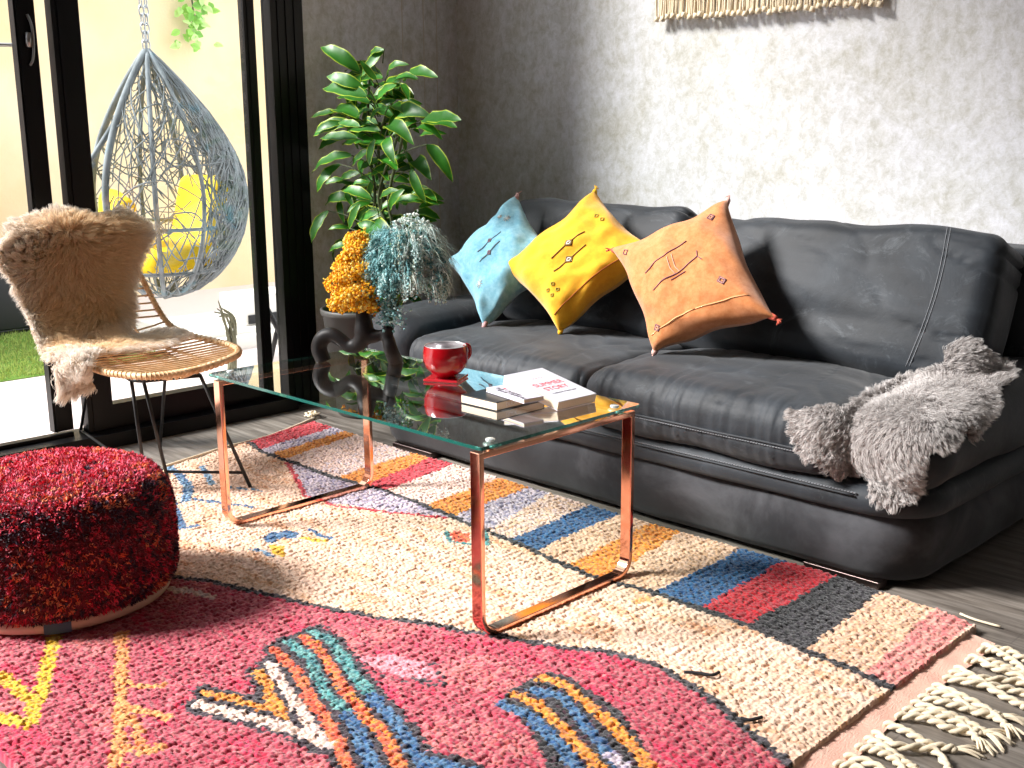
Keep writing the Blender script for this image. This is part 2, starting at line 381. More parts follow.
# hanging chair
def hchair():
    cx, cy = -2.4, 1.13; top = 1.545; H = 1.25; zc = .33
    e = empty('hanging_chair', (cx, cy, zc), 'grey teardrop wicker hanging chair on chains seen through the window', 'hanging chair')
    m_tw = Mat('blue_grey_wicker', rough=.8); m_tw.color(m_tw.ramp(m_tw.noise(9, 4), [(.35, lin((104, 112, 116))), (.6, lin((134, 142, 146))), (.75, lin((90, 128, 142)))]))
    def rad(t):            # t 0 bottom .. 1 top
        return .43*(1-((t-.42)/.58)**1.75) if t >= .42 else .43*math.sqrt(max(0, 1-((.42-t)/.42)**2))
    def S(a, t, k=1):
        r = rad(t)*k; return Vector((cx+r*math.cos(a), cy+.02+r*math.sin(a), zc+t*(top-zc)))
    A0, A1 = math.radians(-60), math.radians(200)
    rim = MB()
    for a in (A0, A1):
        rim.tube([S(a, t) for t in np.linspace(0.03, .99, 30)], [.017]*30, 8)
    rim.tube([S(a, .30, 1.0) for a in np.linspace(A1, A0+2*PI, 12)], .014, 8)
    rim.tube([S(A1, .55), S(A1+.5, .42), S(A1+.9, .3)], .014); rim.tube([S(A0, .72), S(A0-.4, .5), S(A0-.8, .31)], .013)
    rim.build('opening_rim', m_tw, e)
    rb = MB()
    for a in np.linspace(A0, A1, 9)[1:-1]:
        a2 = a+random.uniform(-.08, .08); rb.tube([S(a2, t, .985) for t in np.linspace(.0, .995, 26)], .012, 6)
    for t in (.12, .3): rb.tube([S(a, t, .98) for a in np.linspace(A0, A1, 30)], .010, 6)
    rb.build('rib_frame', m_tw, e)
    tw = MB()
    for k in range(560):
        a = random.uniform(A0, A1); t = random.uniform(.0, .97)**(.9); da = random.uniform(-1, 1)*1.3; dt = random.uniform(-.5, .5)
        if k % 3 == 0: a = random.uniform(math.radians(20), math.radians(130)); da *= .5; dt = random.uniform(-.4, .4)
        pts = []
        w1, w2 = random.uniform(0, 6), random.uniform(.02, .07)
        for s in np.linspace(0, 1, 11):
            aa = min(A1, max(A0, a+da*s)); tt = min(.985, max(.01, t+dt*s+w2*math.sin(w1+s*5))); pts.append(S(aa, tt, 1+.03*math.sin(w1+s*8)))
        tw.tube(pts, random.uniform(.0022, .0042), 4, caps=False)
    for k in range(240):     # dense outer weave on the back
        a = random.uniform(math.radians(20), math.radians(100)); t = random.uniform(.02, .5); pts = []
        w1 = random.uniform(0, 6); dt = random.uniform(.2, .5)
        for s in np.linspace(0, 1, 10): pts.append(S(a+.25*math.sin(w1+s*3), min(.99, t+dt*s), 1.0+.03*math.sin(w1+s*6)))
        tw.tube(pts, .0045, 4, caps=False)
    tw.build('woven_shell', m_tw, e)
    ch = MB()
    for sgn in (-1, 1):
        z = top-.01; k = 0
        while z < 2.6:
            y = cy+.02+sgn*(.008+.03*(z-top)/1.0); h = .05; n = 12
            ax = (1, 0) if k % 2 else (0, 1)
            ch.tube([Vector((cx+ax[0]*.012*math.cos(q), y+ax[1]*.012*math.cos(q), z+.025+.026*math.sin(q))) for q in np.linspace(0, 2*PI, n, endpoint=False)], .004, 5, closed=True)
            z += .04; k += 1
    ch.build('chain', Mat('galvanised_chain', (.55, .58, .6), .35, .9), e)
    my = Mat('yellow_outdoor_fabric', lin((248, 208, 20)), .8)
    for (lab, c, h, rt_, mth) in (('yellow cushion resting in the hanging chair seat', (cx-.02, cy+.10, zc+.22), (.24, .24, .07), Matrix.Rotation(.15, 3, 'X'), .2),
                         ('yellow cushion upright against the hanging chair back', (cx+.03, cy+.24, zc+.42), (.20, .06, .19), Matrix.Rotation(-.25, 3, 'X'), .2),
                         ('small yellow cushion at the hanging chair opening', (cx-.08, cy-.16, zc+.43), (.12, .06, .10), Matrix.Rotation(.3, 3, 'Y'), .2)):
        mb = soft_box(c, h, min(h)*.9, .03, lambda q, n, u: q*(1+.03*nz(q, 9)), rt_)
        tag(mb.build('outdoor_cushion', my), lab, 'cushion', 'yellow outdoor cushions')
hchair()
# ivy hanging on the courtyard wall
def leaf_mesh(base, tip, w, droop=.2, fold=.25, nrm=None, n=8):
    b = Vector(base); t = Vector(tip); d = t-b; L = d.length; d.normalize()
    nn = Vector(nrm) if nrm is not None else Vector((0, 0, 1)); s = d.cross(nn)
    s = s.normalized() if s.length > .05 else d.cross(Vector((1, 0, 0))).normalized()
    u = s.cross(d).normalized(); V = []; E = []
    for i in range(n+1):
        q = i/n; wd = w*.5*1.75*((q+.012)**.62*(1.0-q)**.85)
        c = b+d*L*q+u*(4*q*(1-q)*droop*L)
        for k in (-1, -.82, 0, .82, 1):
            wob = .04*w*math.sin(q*17+k*2)
            V.append(c+s*wd*k+u*(abs(k)*wd*fold+wob*abs(k))); E.append(abs(k))
    F = [(i*5+k, i*5+k+1, (i+1)*5+k+1, (i+1)*5+k) for i in range(n) for k in range(4)]
    return V, F, E
def foliage(name, leaves, mat, parent=None, org=None):
    V = []; F = []; C = []
    for v, f, c in leaves:
        k = len(V); V += v; F += [tuple(i+k for i in q) for q in f]; C += c
    return mk(name, V, F, mat, parent, org=org, colors=np.array(C))
iv = []
for k in range(130):
    px = random.gauss(194, 8); py = random.uniform(-60, 47); b = Vector(at(px, py, 0, -4.8+random.uniform(-.06, .06)))
    d = Vector((random.uniform(-.2, .6), random.uniform(-1, 1), random.uniform(-1, .1))).normalized()*.08
    v, f, e_ = leaf_mesh(b, b+d, .075, .1, .1, (1, 0, .3), 4); c0 = np.array(lin(random.choice([(150, 200, 90), (190, 220, 140), (120, 175, 70)])))
    iv.append((v, f, [tuple(c0*(1+.3*x)) for x in e_]))
e = empty('ivy_plant', at(195, 20, 0, -4.85), 'pale green ivy trailing down the cream courtyard wall', 'plant')
foliage('foliage', iv, m_leafo, e)
MB().tube([at(196, -90, 0, -4.87), at(192, 0, 0, -4.86), at(197, 42, 0, -4.86)], .006).build('vine_stem', m_stem, e)
# wicker outdoor sofa on the grass
m_wick = Mat('black_wicker', (.02, .02, .022), .6); wv = m_wick.n('ShaderNodeTexWave', i_Scale=60.0); m_wick.l(m_wick.coord(), wv.inputs[0]); m_wick.bump(wv.outputs[1], 1, .01)
e = empty('outdoor_sofa', (-4.3, .4, -.015), 'black wicker outdoor sofa on the artificial grass', 'outdoor sofa')
slab(-4.7, -3.9, -.8, 1.12, .06, [(.01, -.014), (0, .02), (0, .40), (.02, .43)]).build('frame', m_wick, e)
slab(-4.86, -4.68, -.8, 1.12, .04, [(.01, -.014), (0, .02), (0, .58), (.02, .62)]).build('backrest', m_wick, e)
slab(-4.66, -3.92, -.76, 1.08, .05, [(.02, .43), (0, .45), (0, .50), (.03, .52)]).build('seat_pad', Mat('charcoal_seat_pad', (.03, .03, .034), .9), e)
MB().box((-4.86, -.8, .62), (-4.68, 1.16, .68)).build('back_rail', Mat('brown_timber', (.06, .035, .03), .6), e, smooth=False)
tag(soft_box((-4.50, .90, .68), (.09, .24, .16), .08, .03, None, Matrix.Rotation(.25, 3, 'X')).build('outdoor_cushion', Mat('yellow_cushion', lin((250, 214, 60)), .8)), 'pale yellow cushion on the black wicker outdoor sofa', 'cushion', 'yellow outdoor cushions')
# low white ledge, box, dried branch, leaning pole
struct('trim_2', MB().box((-3.4, 1.45, -.02), (-2.5, 4, .045)).box((-3.3, 1.45, .045), (-2.6, 4, .07)), m_white, org=(-3, 2, 0))
e = empty('white_utility_box', (-2.8, 1.95, .07), 'white box standing on the low ledge outside the window', 'box')
MB().box((-2.95, 1.78, .07), (-2.68, 2.15, .24)).build('casing', m_white, e, bevel=.008)
MB().box((-2.681, 1.80, .08), (-2.668, 2.13, .13)).build('dark_grille', m_blackm, e, smooth=False)
bm_ = MB()
for k in range(7):
    y0 = 1.30+random.uniform(-.02, .02); pts = [(-2.05+random.uniform(-.02, .02), y0, -.02), (-2.05+random.uniform(-.03, .03), y0+random.uniform(-.02, .03), .12), (-2.05, y0+random.uniform(-.04, .03), .24), (-2.05, y0-.03-random.uniform(0, .05), .30+random.uniform(-.06, .05))]
    bm_.tube(cr(pts, 5), [.012-.0006*i for i in range(16)], 6)
tag(bm_.build('dried_branch', Mat('grey_bark', lin((120, 118, 96)), .9)), 'gnarled grey branch standing outside beside the window stile', 'branch')
tag(MB().tube([at(262, 400, 0, -1.7), at(300, 225, 0, -1.7)], .012).tube([at(262, 300, 0, -1.6), at(302, 372, 0, -1.6)], .014).build('folded_stand', m_blackm), 'thin dark crossed metal stand outside behind the narrow pane', 'stand')

# ------------------------------------------------------------------ rug
def rugpts(L, z=.003): return np.array([at(x, y, 2, z)[:2] for x, y in L])
XR = 1.878
back_e = rugpts([(313, 420), (355, 433), (402, 449), (455, 463), (530, 486), (591, 504), (651, 522), (742, 547), (837, 574), (882, 590), (936, 607), (970, 621)])
left_e = np.array([at(313, 420, 2, .003)[:2], at(250, 440, 2, .003)[:2], at(165, 467, 2, .003)[:2], (-.46, -.4), (-.42, -.95)])
def xl_of(y): return np.interp(y, left_e[::-1, 1], left_e[::-1, 0])
def yb_of(x): return np.interp(x, back_e[:, 0], back_e[:, 1])
YM = -.93
NU, NV = 1040, 780
s_, t_ = np.meshgrid(np.linspace(0, 1, NU), np.linspace(0, 1, NV))
ytmp = YM+t_*(.9-YM); X = xl_of(ytmp)+s_*(XR-xl_of(ytmp)); Y = YM+t_*(yb_of(X)-YM)
CXs, CYs = .0098, .0078
ci = np.floor(X/CXs).astype(int); cj = np.floor(Y/CYs).astype(int)
OI, OJ = 200, 200; rj = np.random.default_rng(3)
JX = rj.uniform(.1, .9, (700, 700)); JY = rj.uniform(.1, .9, (700, 700)); JH = rj.uniform(0, 1, (700, 700))
best = np.full(X.shape, 9.); bi = ci.copy(); bj = cj.copy()
for di in (-1, 0, 1):
    for dj in (-1, 0, 1):
        a, b = ci+di, cj+dj
        tx = (a+JX[a+OI, b+OJ])*CXs; ty = (b+JY[a+OI, b+OJ])*CYs
        d = np.hypot((X-tx)/1.15, Y-ty); m = d < best; best[m] = d[m]; bi[m] = a[m]; bj[m] = b[m]
# colour of every knot
KI, KJ = np.meshgrid(np.arange(-OI, 500), np.arange(-OJ, 500), indexing='ij')
KX = (KI+JX)*CXs; KY = (KJ+JY)*CYs
wobble = np.array([mnoise.noise(Vector((x*30, 0, 0))) for x in np.linspace(-3, 3, 1200)])
def inpoly(poly, x, y):
    c = np.zeros(x.shape, bool); n = len(poly)
    for i in range(n):
        (x0, y0), (x1, y1) = poly[i], poly[(i+1) % n]
        if y0 == y1: continue
        cond = ((y0 > y) != (y1 > y)) & (x < (x1-x0)*(y-y0)/(y1-y0)+x0); c ^= cond
    return c
def nearline(L, x, y):
    best = np.full(x.shape, 9.)
    for (x0, y0), (x1, y1) in zip(L[:-1], L[1:]):
        dx, dy = x1-x0, y1-y0; t = np.clip(((x-x0)*dx+(y-y0)*dy)/(dx*dx+dy*dy+1e-12), 0, 1)
        best = np.minimum(best, np.hypot(x-x0-t*dx, y-y0-t*dy))
    return best
def C3(*c): return np.array(lin(c))
vis = (KX > -1) & (KX < 2) & (KY > -1) & (KY < 1)
kx, ky = KX[vis], KY[vis]; nk = len(kx)
lowf = np.array([mnoise.noise(Vector((a*5, b*5, 0))) for a, b in zip(kx[::1], ky[::1])])
midf = np.array([mnoise.noise(Vector((a*6, b*26, 3))) for a, b in zip(kx, ky)])
r1 = rj.uniform(0, 1, nk); r2 = rj.uniform(.86, 1.1, nk)
kc = np.zeros((nk, 3))
cream = [C3(240, 220, 190), C3(246, 232, 212), C3(232, 200, 160), C3(228, 182, 140)]
w = np.clip(.35+midf*1.3, 0, 1)[:, None]; kc[:] = cream[0]*(1-w)+cream[1]*w
sel = (midf < -.22) & (r1 < .6); kc[sel] = cream[2]
sel = (midf < -.35) & (r1 < .35); kc[sel] = cream[3]
def paint(mask, cols, probs=None):
    ks = np.where(mask)[0]; cols = np.array(cols); pick = rj.choice(len(cols), len(ks), p=probs); kc[ks] = cols[pick]
RED = [C3(205, 45, 62), C3(190, 30, 50), C3(215, 70, 84)]; LAV = [C3(196, 190, 204), C3(214, 208, 216), C3(150, 148, 176)]
ORG = [C3(232, 150, 40), C3(222, 132, 30), C3(240, 170, 70)]; BLU = [C3(22, 84, 138), C3(14, 66, 116), C3(40, 104, 156)]
BLK = [C3(34, 34, 40), C3(22, 22, 26), C3(56, 56, 62)]; BEI = [C3(226, 202, 170), C3(214, 186, 150), C3(236, 214, 188)]
CRW = [C3(236, 222, 206), C3(226, 216, 214), C3(240, 228, 214)]; PNK = [C3(226, 150, 140), C3(216, 124, 124), C3(234, 174, 160)]
for L_ in (cream, BEI, CRW): L_[:] = [c*np.array([1, .90, .86]) for c in L_]
w = np.clip(.35+midf*1.3, 0, 1)[:, None]; kc[:] = cream[0]*(1-w)+cream[1]*w
sel = (midf < -.22) & (r1 < .6); kc[sel] = cream[2]
sel = (midf < -.35) & (r1 < .35); kc[sel] = cream[3]
# lower field
brd = rugpts([(-60, 560), (0, 566), (100, 568), (165, 574), (213, 581), (272, 594), (335, 608), (375, 615), (432, 623), (476, 631), (535, 641), (563, 646), (613, 651), (653, 661), (679, 676), (706, 693), (732, 714), (759, 736), (789, 761)])
brd = np.r_[[(-1.2, brd[0][1]-.05)], brd, [(2.2, brd[-1][1]-.1)]]
low = ky < np.interp(kx, brd[:, 0], brd[:, 1])
RP = [C3(190, 76, 96), C3(172, 56, 80), C3(200, 100, 112), C3(210, 124, 128), C3(166, 38, 64)]
paint(low, RP, [.34, .26, .2, .1, .1])
mg = low & (midf+lowf > .34); paint(mg & (r1 < .75), [C3(196, 30, 70), C3(206, 50, 90)])
mg = low & (lowf < -.25); paint(mg & (r1 < .5), [C3(222, 130, 132), C3(212, 112, 110)])
# stripes between the dark line and the back edge
blk = [(235, 433), (247, 440), (262, 450), (276, 456), (303, 465), (330, 475), (356, 482), (380, 488), (400, 495), (440, 510), (480, 527), (520, 543), (560, 562), (600, 578), (650, 590), (700, 607), (750, 624), (806, 649), (865, 673), (899, 688)]
BK = rugpts(blk)
upper = ky > np.interp(kx, BK[:, 0], BK[:, 1])
bnd = [((240, 436), (300, 410), None), ((262, 448), (329, 428), RED), ((272, 453), (342, 431), LAV), ((286, 458), (355, 434), ORG), ((312, 466), (385, 442), CRW), ((337, 476), (420, 450), CRW+LAV[1:2]),
       ((366.7, 484), (432, 456), ORG), ((386, 490), (455, 463), RED), ((426, 504), (502, 476), CRW), ((456, 514), (530, 486), ORG), ((488, 529), (556, 489), LAV), ((512, 538), (591, 504), BEI[:1]+CRW[:2]), ((537, 549), (619, 513), BLU),
       ((572, 562), (651, 522), BEI), ((607, 577), (688, 527), ORG), ((658, 590), (742, 547), BEI), ((700, 606), (786, 559), BLU), ((748, 623), (837, 574), RED[:2]+[C3(210, 30, 45)]), ((806, 649), (882, 590), BLK), ((865, 673), (936, 607), BEI), ((902, 692), (972, 622), PNK)]
jj = rj.normal(0, .003, nk)
for (a0, a1, _), (b0, b1, cols) in zip(bnd[:-1], bnd[1:]):
    A0, A1, B0, B1 = [rugpts([q])[0] for q in (a0, a1, b0, b1)]
    def ext(p, q): d = q-p; return p-d*.15, q+d*.3
    A0, A1 = ext(A0, A1); B0, B1 = ext(B0, B1)
    paint(inpoly([A0, A1, B1, B0], kx+jj, ky) & upper, cols)
tri = rugpts([(292, 463), (306, 494), (326, 501), (390, 510), (449, 516), (400, 495), (356, 482), (318, 470)]); paint(inpoly(tri, kx, ky) & ~upper, LAV)
def stroke(L, wpx, cols, jit=.0016):
    P_ = rugpts(L); d = nearline(P_, kx, ky)+rj.normal(0, jit, nk); paint(d < wpx, cols)
stroke([(288, 462), (298, 480), (306, 495), (326, 501), (340, 506), (364, 508), (390, 511), (447, 517)], .008, RED)
stroke(blk[1:], .0115, BLK)
stroke([tuple(q) for q in [(-60, 560), (100, 568), (165, 574), (213, 581), (272, 594), (335, 608), (375, 615), (432, 623), (476, 631), (535, 641), (563, 646), (613, 651), (653, 661), (679, 676), (706, 693), (732, 714), (759, 736), (789, 761), (800, 770)]], .0105, BLK+[C3(88, 84, 92)])
def shape(L, cols): paint(inpoly(rugpts(L), kx, ky), cols)
B2 = [C3(50, 104, 150), C3(34, 84, 136), C3(80, 130, 170)]; YL = [C3(236, 200, 40), C3(228, 184, 30)]; LB = [C3(110, 160, 196), C3(140, 184, 210)]
TEA = [C3(70, 150, 150), C3(110, 176, 172), C3(50, 120, 128)]; ORR = [C3(226, 100, 60), C3(210, 80, 50), C3(236, 130, 70)]
shape([(263, 539), (270, 532), (286, 529), (300, 532), (298, 537), (280, 537), (272, 543)], B2); shape([(270, 543), (284, 545), (286, 556), (275, 554)], YL)
stroke([(252, 548), (262, 550), (272, 555)], .008, LB+B2[:1]); stroke([(311, 529), (320, 534), (331, 537)], .008, B2); stroke([(302, 537), (327, 540)], .008, YL)
stroke([(447, 529), (450, 540), (470, 543)], .007, TEA); shape([(448, 531), (470, 532), (472, 541), (456, 541)], ORR); stroke([(486, 531), (488, 544)], .007, TEA)
stroke([(166, 464), (180, 474), (190, 488), (186, 500)], .015, B2+LB); stroke([(188, 497), (215, 501), (252, 506)], .010, B2); stroke([(203, 466), (213, 483)], .012, LB+B2[2:]); stroke([(228, 486), (262, 490)], .007, LB)
stroke([(172, 500), (177, 512), (184, 527), (198, 525)], .012, B2)
stroke([(172, 588), (190, 590), (213, 595)], .012, CRW)
BKO = [C3(40, 34, 44), C3(60, 48, 60)]
S1 = [([(200, 703), (227, 710), (283, 723), (330, 743)], .022, CRW), ([(207, 691), (237, 698), (266, 707)], .016, ORG), ([(260, 670), (270, 690), (283, 714)], .017, ORG),
      ([(271, 663), (286, 686), (300, 706), (324, 742)], .019, CRW), ([(276, 648), (296, 670), (313, 700), (333, 726), (349, 763), (352, 790)], .018, ORR), ([(289, 640), (310, 656), (326, 690), (349, 713)], .019, TEA), ([(349, 713), (366, 746), (379, 775)], .021, B2),
      ([(303, 636), (323, 650), (340, 680), (366, 713), (386, 736), (403, 767), (408, 790)], .018, ORR+ORG[:1]), ([(313, 630), (333, 640), (353, 670), (372, 694)], .019, TEA), ([(372, 694), (406, 733), (426, 768), (436, 790)], .020, B2), ([(430, 760), (470, 768)], .02, B2)]
for L, w_, c in S1: stroke(L, w_+.011, BKO, .004)
for L, w_, c in S1: stroke(L, w_*.72, c, .0022)
stroke([(355, 655), (373, 668), (406, 678), (442, 682), (432, 664)], .012, BKO+RP[:2], .004); shape([(359, 656), (386, 653), (426, 660), (440, 678), (406, 676), (373, 666)], [C3(228, 140, 156), C3(234, 160, 172)])
shape([(500, 700), (512, 688), (545, 670), (572, 676), (622, 710), (665, 775), (560, 790), (530, 725)], BLK+[C3(70, 40, 56)])
for L, w_, c in [([(543, 676), (566, 683), (593, 706), (626, 736), (660, 775)], .014, ORG), ([(533, 688), (563, 696), (590, 729), (622, 765)], .013, B2), ([(516, 693), (540, 703), (566, 729), (604, 770)], .013, ORG), ([(503, 703), (530, 713), (553, 736), (580, 768)], .015, B2), ([(610, 752), (636, 775)], .012, LAV)]: stroke(L, w_, c, .002)
stroke([(56, 633), (41, 692), (29, 722), (0, 715)], .017, YL, .003); stroke([(0, 674), (32, 697)], .017, YL, .003)
OO = [C3(232, 150, 80), C3(236, 172, 100)]
stroke([(122, 632), (122, 710), (117, 768)], .014, OO, .004); stroke([(122, 705), (145, 710), (168, 715)], .012, OO, .004); stroke([(118, 748), (163, 746)], .012, OO, .004); stroke([(124, 680), (142, 686), (160, 684)], .01, OO, .004); stroke([(124, 712), (140, 726), (140, 740)], .01, OO, .004)
stroke([(455, 531), (460, 531)], .006, ORR); stroke([(636, 600), (648, 596)], .01, [C3(236, 180, 110)])
kc *= r2[:, None]*(1+.06*lowf[:, None])*np.array([.84, .745, .74])
KC = np.zeros(KX.shape+(3,)); KC[vis] = kc
colv = KC[bi+OI, bj+OJ]
hj = JH[bi+OI, bj+OJ]
dome = np.sqrt(np.clip(1-(best/.0068)**2, 0, 1))
Z = -.0075+dome*(.008+.004*hj)+.0012*np.cos(2*PI*X/.025)
Z += .0015*np.sin(X*40+Y*13)*np.sin(Y*31)
edge = (s_ == 0) | (s_ == 1) | (t_ == 0) | (t_ == 1); Z[edge] = FZ+.001
X = X+(hj-.5)*.003*dome; Y = Y-.0025*dome
V = np.stack([X, Y, Z], -1).reshape(-1, 3); idx = np.arange(NU*NV).reshape(NV, NU)
F = np.stack([idx[:-1, :-1], idx[:-1, 1:], idx[1:, 1:], idx[1:, :-1]], -1).reshape(-1, 4)
rug = empty('rug', (.6, 0, FZ), 'large shaggy Berber rug with stripes on cream and a dusty red field', 'rug')
m_rug.bump(m_rug.noise(420, 3), .5, .002)
mk('pile', V, F, m_rug, rug, colors=colv.reshape(-1, 3))
m_band = Mat('pink_flat_weave', rough=.95); m_band.color(m_band.ramp(m_band.noise(14, 3), [(.3, lin((232, 178, 160))), (.7, lin((240, 200, 180)))])); m_band.bump(m_band.noise(120, 2, (3, 1, 1)), .8, .003)
def bandz(u, v):
    y = YM+v*(.835-YM); x = 1.862+u*(.072+.006*math.sin(y*11)); return (x, y, FZ+.014*(1-u*.6)+.0015*math.sin(y*60))
MB().grid(bandz, 6, 160).build('end_band', m_band, rug)
eb = MB(); lp = [at(x, y, 2, FZ+.006) for x, y in ((314, 418), (300, 424), (285, 430), (268, 436), (250, 441), (225, 447), (200, 455), (165, 466))]
eb.tube(cr(lp, 5), .005); eb.build('edge_cord', m_cotton, rug); eb = MB(); kn = Vector(at(309, 417, 2, FZ+.01))
for k in range(9): eb.tube(cr([kn, kn+Vector((random.uniform(-.05, .02), random.uniform(-.02, .05), .01)), kn+Vector((random.uniform(-.09, .03), random.uniform(-.01, .07), -.004))], 4), .0035, 5)
eb.build('corner_tassel', m_cotton, rug); eb = MB(); eb.tube(cr([rugpts([q], FZ)[0].tolist()+[FZ+.006] for q in ((960, 616), (975, 622), (1000, 629))], 4), .003)
eb.build('edge_cord', m_cotton, rug)
# fringe tassels, each a twisted cord with a frayed end
ty = .80; prot = []
while ty > YM+.02:
    near = ty > -.25
    m = MB(); L = random.uniform(.10, .17); dy = random.uniform(-.05, .05); x0 = 1.925
    c = [(x0, ty, FZ+.010), (x0+L*.35, ty+dy*.6+random.uniform(-.02, .02), FZ+.016), (x0+L*.7, ty+dy+random.uniform(-.03, .03), FZ+.012), (x0+L, ty+dy*1.4, FZ+.009)]
    pts = cr(c, 8)
    for ph in (0, PI):
        q = []
        for i, p in enumerate(pts):
            a = i*.9+ph; d = (pts[min(i+1, len(pts)-1)]-pts[max(i-1, 0)]).normalized(); sd = d.cross(Vector((0, 0, 1))).normalized()
            q.append(p+sd*math.cos(a)*.0045+Vector((0, 0, 1))*math.sin(a)*.0045)
        m.tube(q, .0052, 6)
    p = pts[-1]; d = (pts[-1]-pts[-4]).normalized()
    m.lathe([(0, -.006), (.007, -.004), (.009, 0), (.007, .004), (0, .006)], p+Vector((0, 0, .0)), 8)
    for k in range(10 if near else 4):
        sd = d.cross(Vector((0, 0, 1)))*random.uniform(-.5, .5); e_ = p+(d+sd)*random.uniform(.03, .06)
        m.tube(cr([p, (p+e_)/2+Vector((0, 0, random.uniform(0, .008))), Vector((e_.x, e_.y, FZ+.003))], 3), [.003]*5+[.0022]*2, 4)
    m.build('tassel', m_cotton, rug); ty -= random.uniform(.030, .045)
for L in ([(684, 672), (698, 673), (712, 675), (719, 672)], [(741, 718), (750, 720), (762, 717)]):
    MB().tube(cr([at(x, y, 2, .008) for x, y in L], 5), .0035, 6).build('loose_yarn', Mat('black_yarn', (.015, .015, .018), .9), rug)

# ------------------------------------------------------------------ coffee table
H = .46; TL, TW = 1.13, .553
tb = empty('coffee_table', (TL/2, TW/2, 0), 'rectangular glass coffee table on two polished copper ring legs', 'coffee table')
gt = .008
def rrect(x0, y0, x1, y1, r, n=5):
    o = []
    for cx, cy, a in ((x1-r, y0+r, -PI/2), (x1-r, y1-r, 0), (x0+r, y1-r, PI/2), (x0+r, y0+r, PI)):
        o += [(cx+r*math.cos(a+PI/2*k/n), cy+r*math.sin(a+PI/2*k/n)) for k in range(n+1)]
    return o
pl = rrect(0, 0, TL, TW, .012); n = len(pl)
MB().add([(x, y, H) for x, y in pl], [tuple(range(n))]).build('glass_top', m_ttop, tb, smooth=False)
MB().add([(x, y, H-gt) for x, y in pl], [tuple(range(n))[::-1]]).build('glass_underside', m_tbot, tb, smooth=False)
ge = MB(); pe = rrect(.0, .0, TL, TW, .012); ge.add([(x, y, H-gt) for x, y in pe]+[(x, y, H) for x, y in pe], [(i, (i+1) % n, n+(i+1) % n, n+i) for i in range(n)]); ge.build('glass_edge', m_tedge, tb, smooth=False)
def ring(xc, name='ring_leg'):
    y0, y1, z0, z1 = .012, .566-.012, 0, H-gt-.012; w = .032; th = .014; r = .055
    path = [(y0, z1, 0), (y0, r, 0)]
    out = [(y0, z1)]; inn = [(y0+th, z1-th)]
    for k in range(11):
        a = PI+PI/2*k/10; out.append((y0+r+r*math.cos(a), z0+r+r*math.sin(a))); inn.append((y0+r+(r-th)*math.cos(a), z0+r+(r-th)*math.sin(a)))
    for k in range(11):
        a = -PI/2+PI/2*k/10; out.append((y1-r+r*math.cos(a), z0+r+r*math.sin(a))); inn.append((y1-r+(r-th)*math.cos(a), z0+r+(r-th)*math.sin(a)))
    out.append((y1, z1)); inn.append((y1-th, z1-th))
    k = len(out); V = []
    for x in (xc-w, xc):
        V += [(x, a, b) for a, b in out]+[(x, a, b) for a, b in inn]
    F = []
    for i in range(k):
        j = (i+1) % k
        F += [(i, j, 2*k+j, 2*k+i), (k+j, k+i, 3*k+i, 3*k+j), (j, i, k+i, k+j), (2*k+i, 2*k+j, 3*k+j, 3*k+i)]
    o = MB().add(V, F).build(name, m_copper, tb, bevel=.0022); return o
for xc in (.041, 1.112):
    rg = ring(xc)
    for y in (.06, .49):
        m = MB().lathe([(0, H+.003), (.010, H+.003), (.0115, H+.001), (.0115, H), (.0095, H-.001), (.0095, H-gt-.011), (0, H-gt-.011)], (xc-.016, y, 0), 16).lathe([(.017, H-gt-.004), (.017, H-gt), (0, H-gt)], (xc-.016, y, 0), 16)
        m.build('clamp', m_clear, rg)

# ------------------------------------------------------------------ things on the table
T = H+.0008
c = at(446, 379, 2, T); e = c
co_ = Matrix.Rotation(.5, 3, 'Z')
tag(MB().box((c[0]-.049, c[1]-.049, T+.0005), (c[0]+.049, c[1]+.049, T+.007), co_).build('coaster', m_coaster, bevel=.002), 'square glossy red coaster under the red bowl cup', 'coaster')
mg = empty('cup', (c[0], c[1], T+.010), 'rounded glossy red cup standing on the red coaster', 'cup')
z = T+.008
outp = [(0, 0), (.028, 0), (.029, .003), (.032, .007), (.043, .013), (.055, .026), (.0615, .044), (.0625, .062), (.060, .080), (.0575, .087)]
MB().lathe(outp, (c[0], c[1], z), 56).build('bowl', m_redgl, mg)
MB().lathe([(.0575, .087), (.0565, .0885), (.0555, .087), (.0575, .075), (.0595, .06), (.052, .03), (.03, .016), (0, .012)], (c[0], c[1], z), 56).build('lining', m_inner, mg)
hd = Vector((.35, .93, 0)); MB().tube(cr([Vector((c[0], c[1], z+.082))+hd*.055, Vector((c[0], c[1], z+.080))+hd*.070, Vector((c[0], c[1], z+.055))+hd*.072, Vector((c[0], c[1], z+.035))+hd*.052], 6), .0055).build('handle', m_redgl, mg)

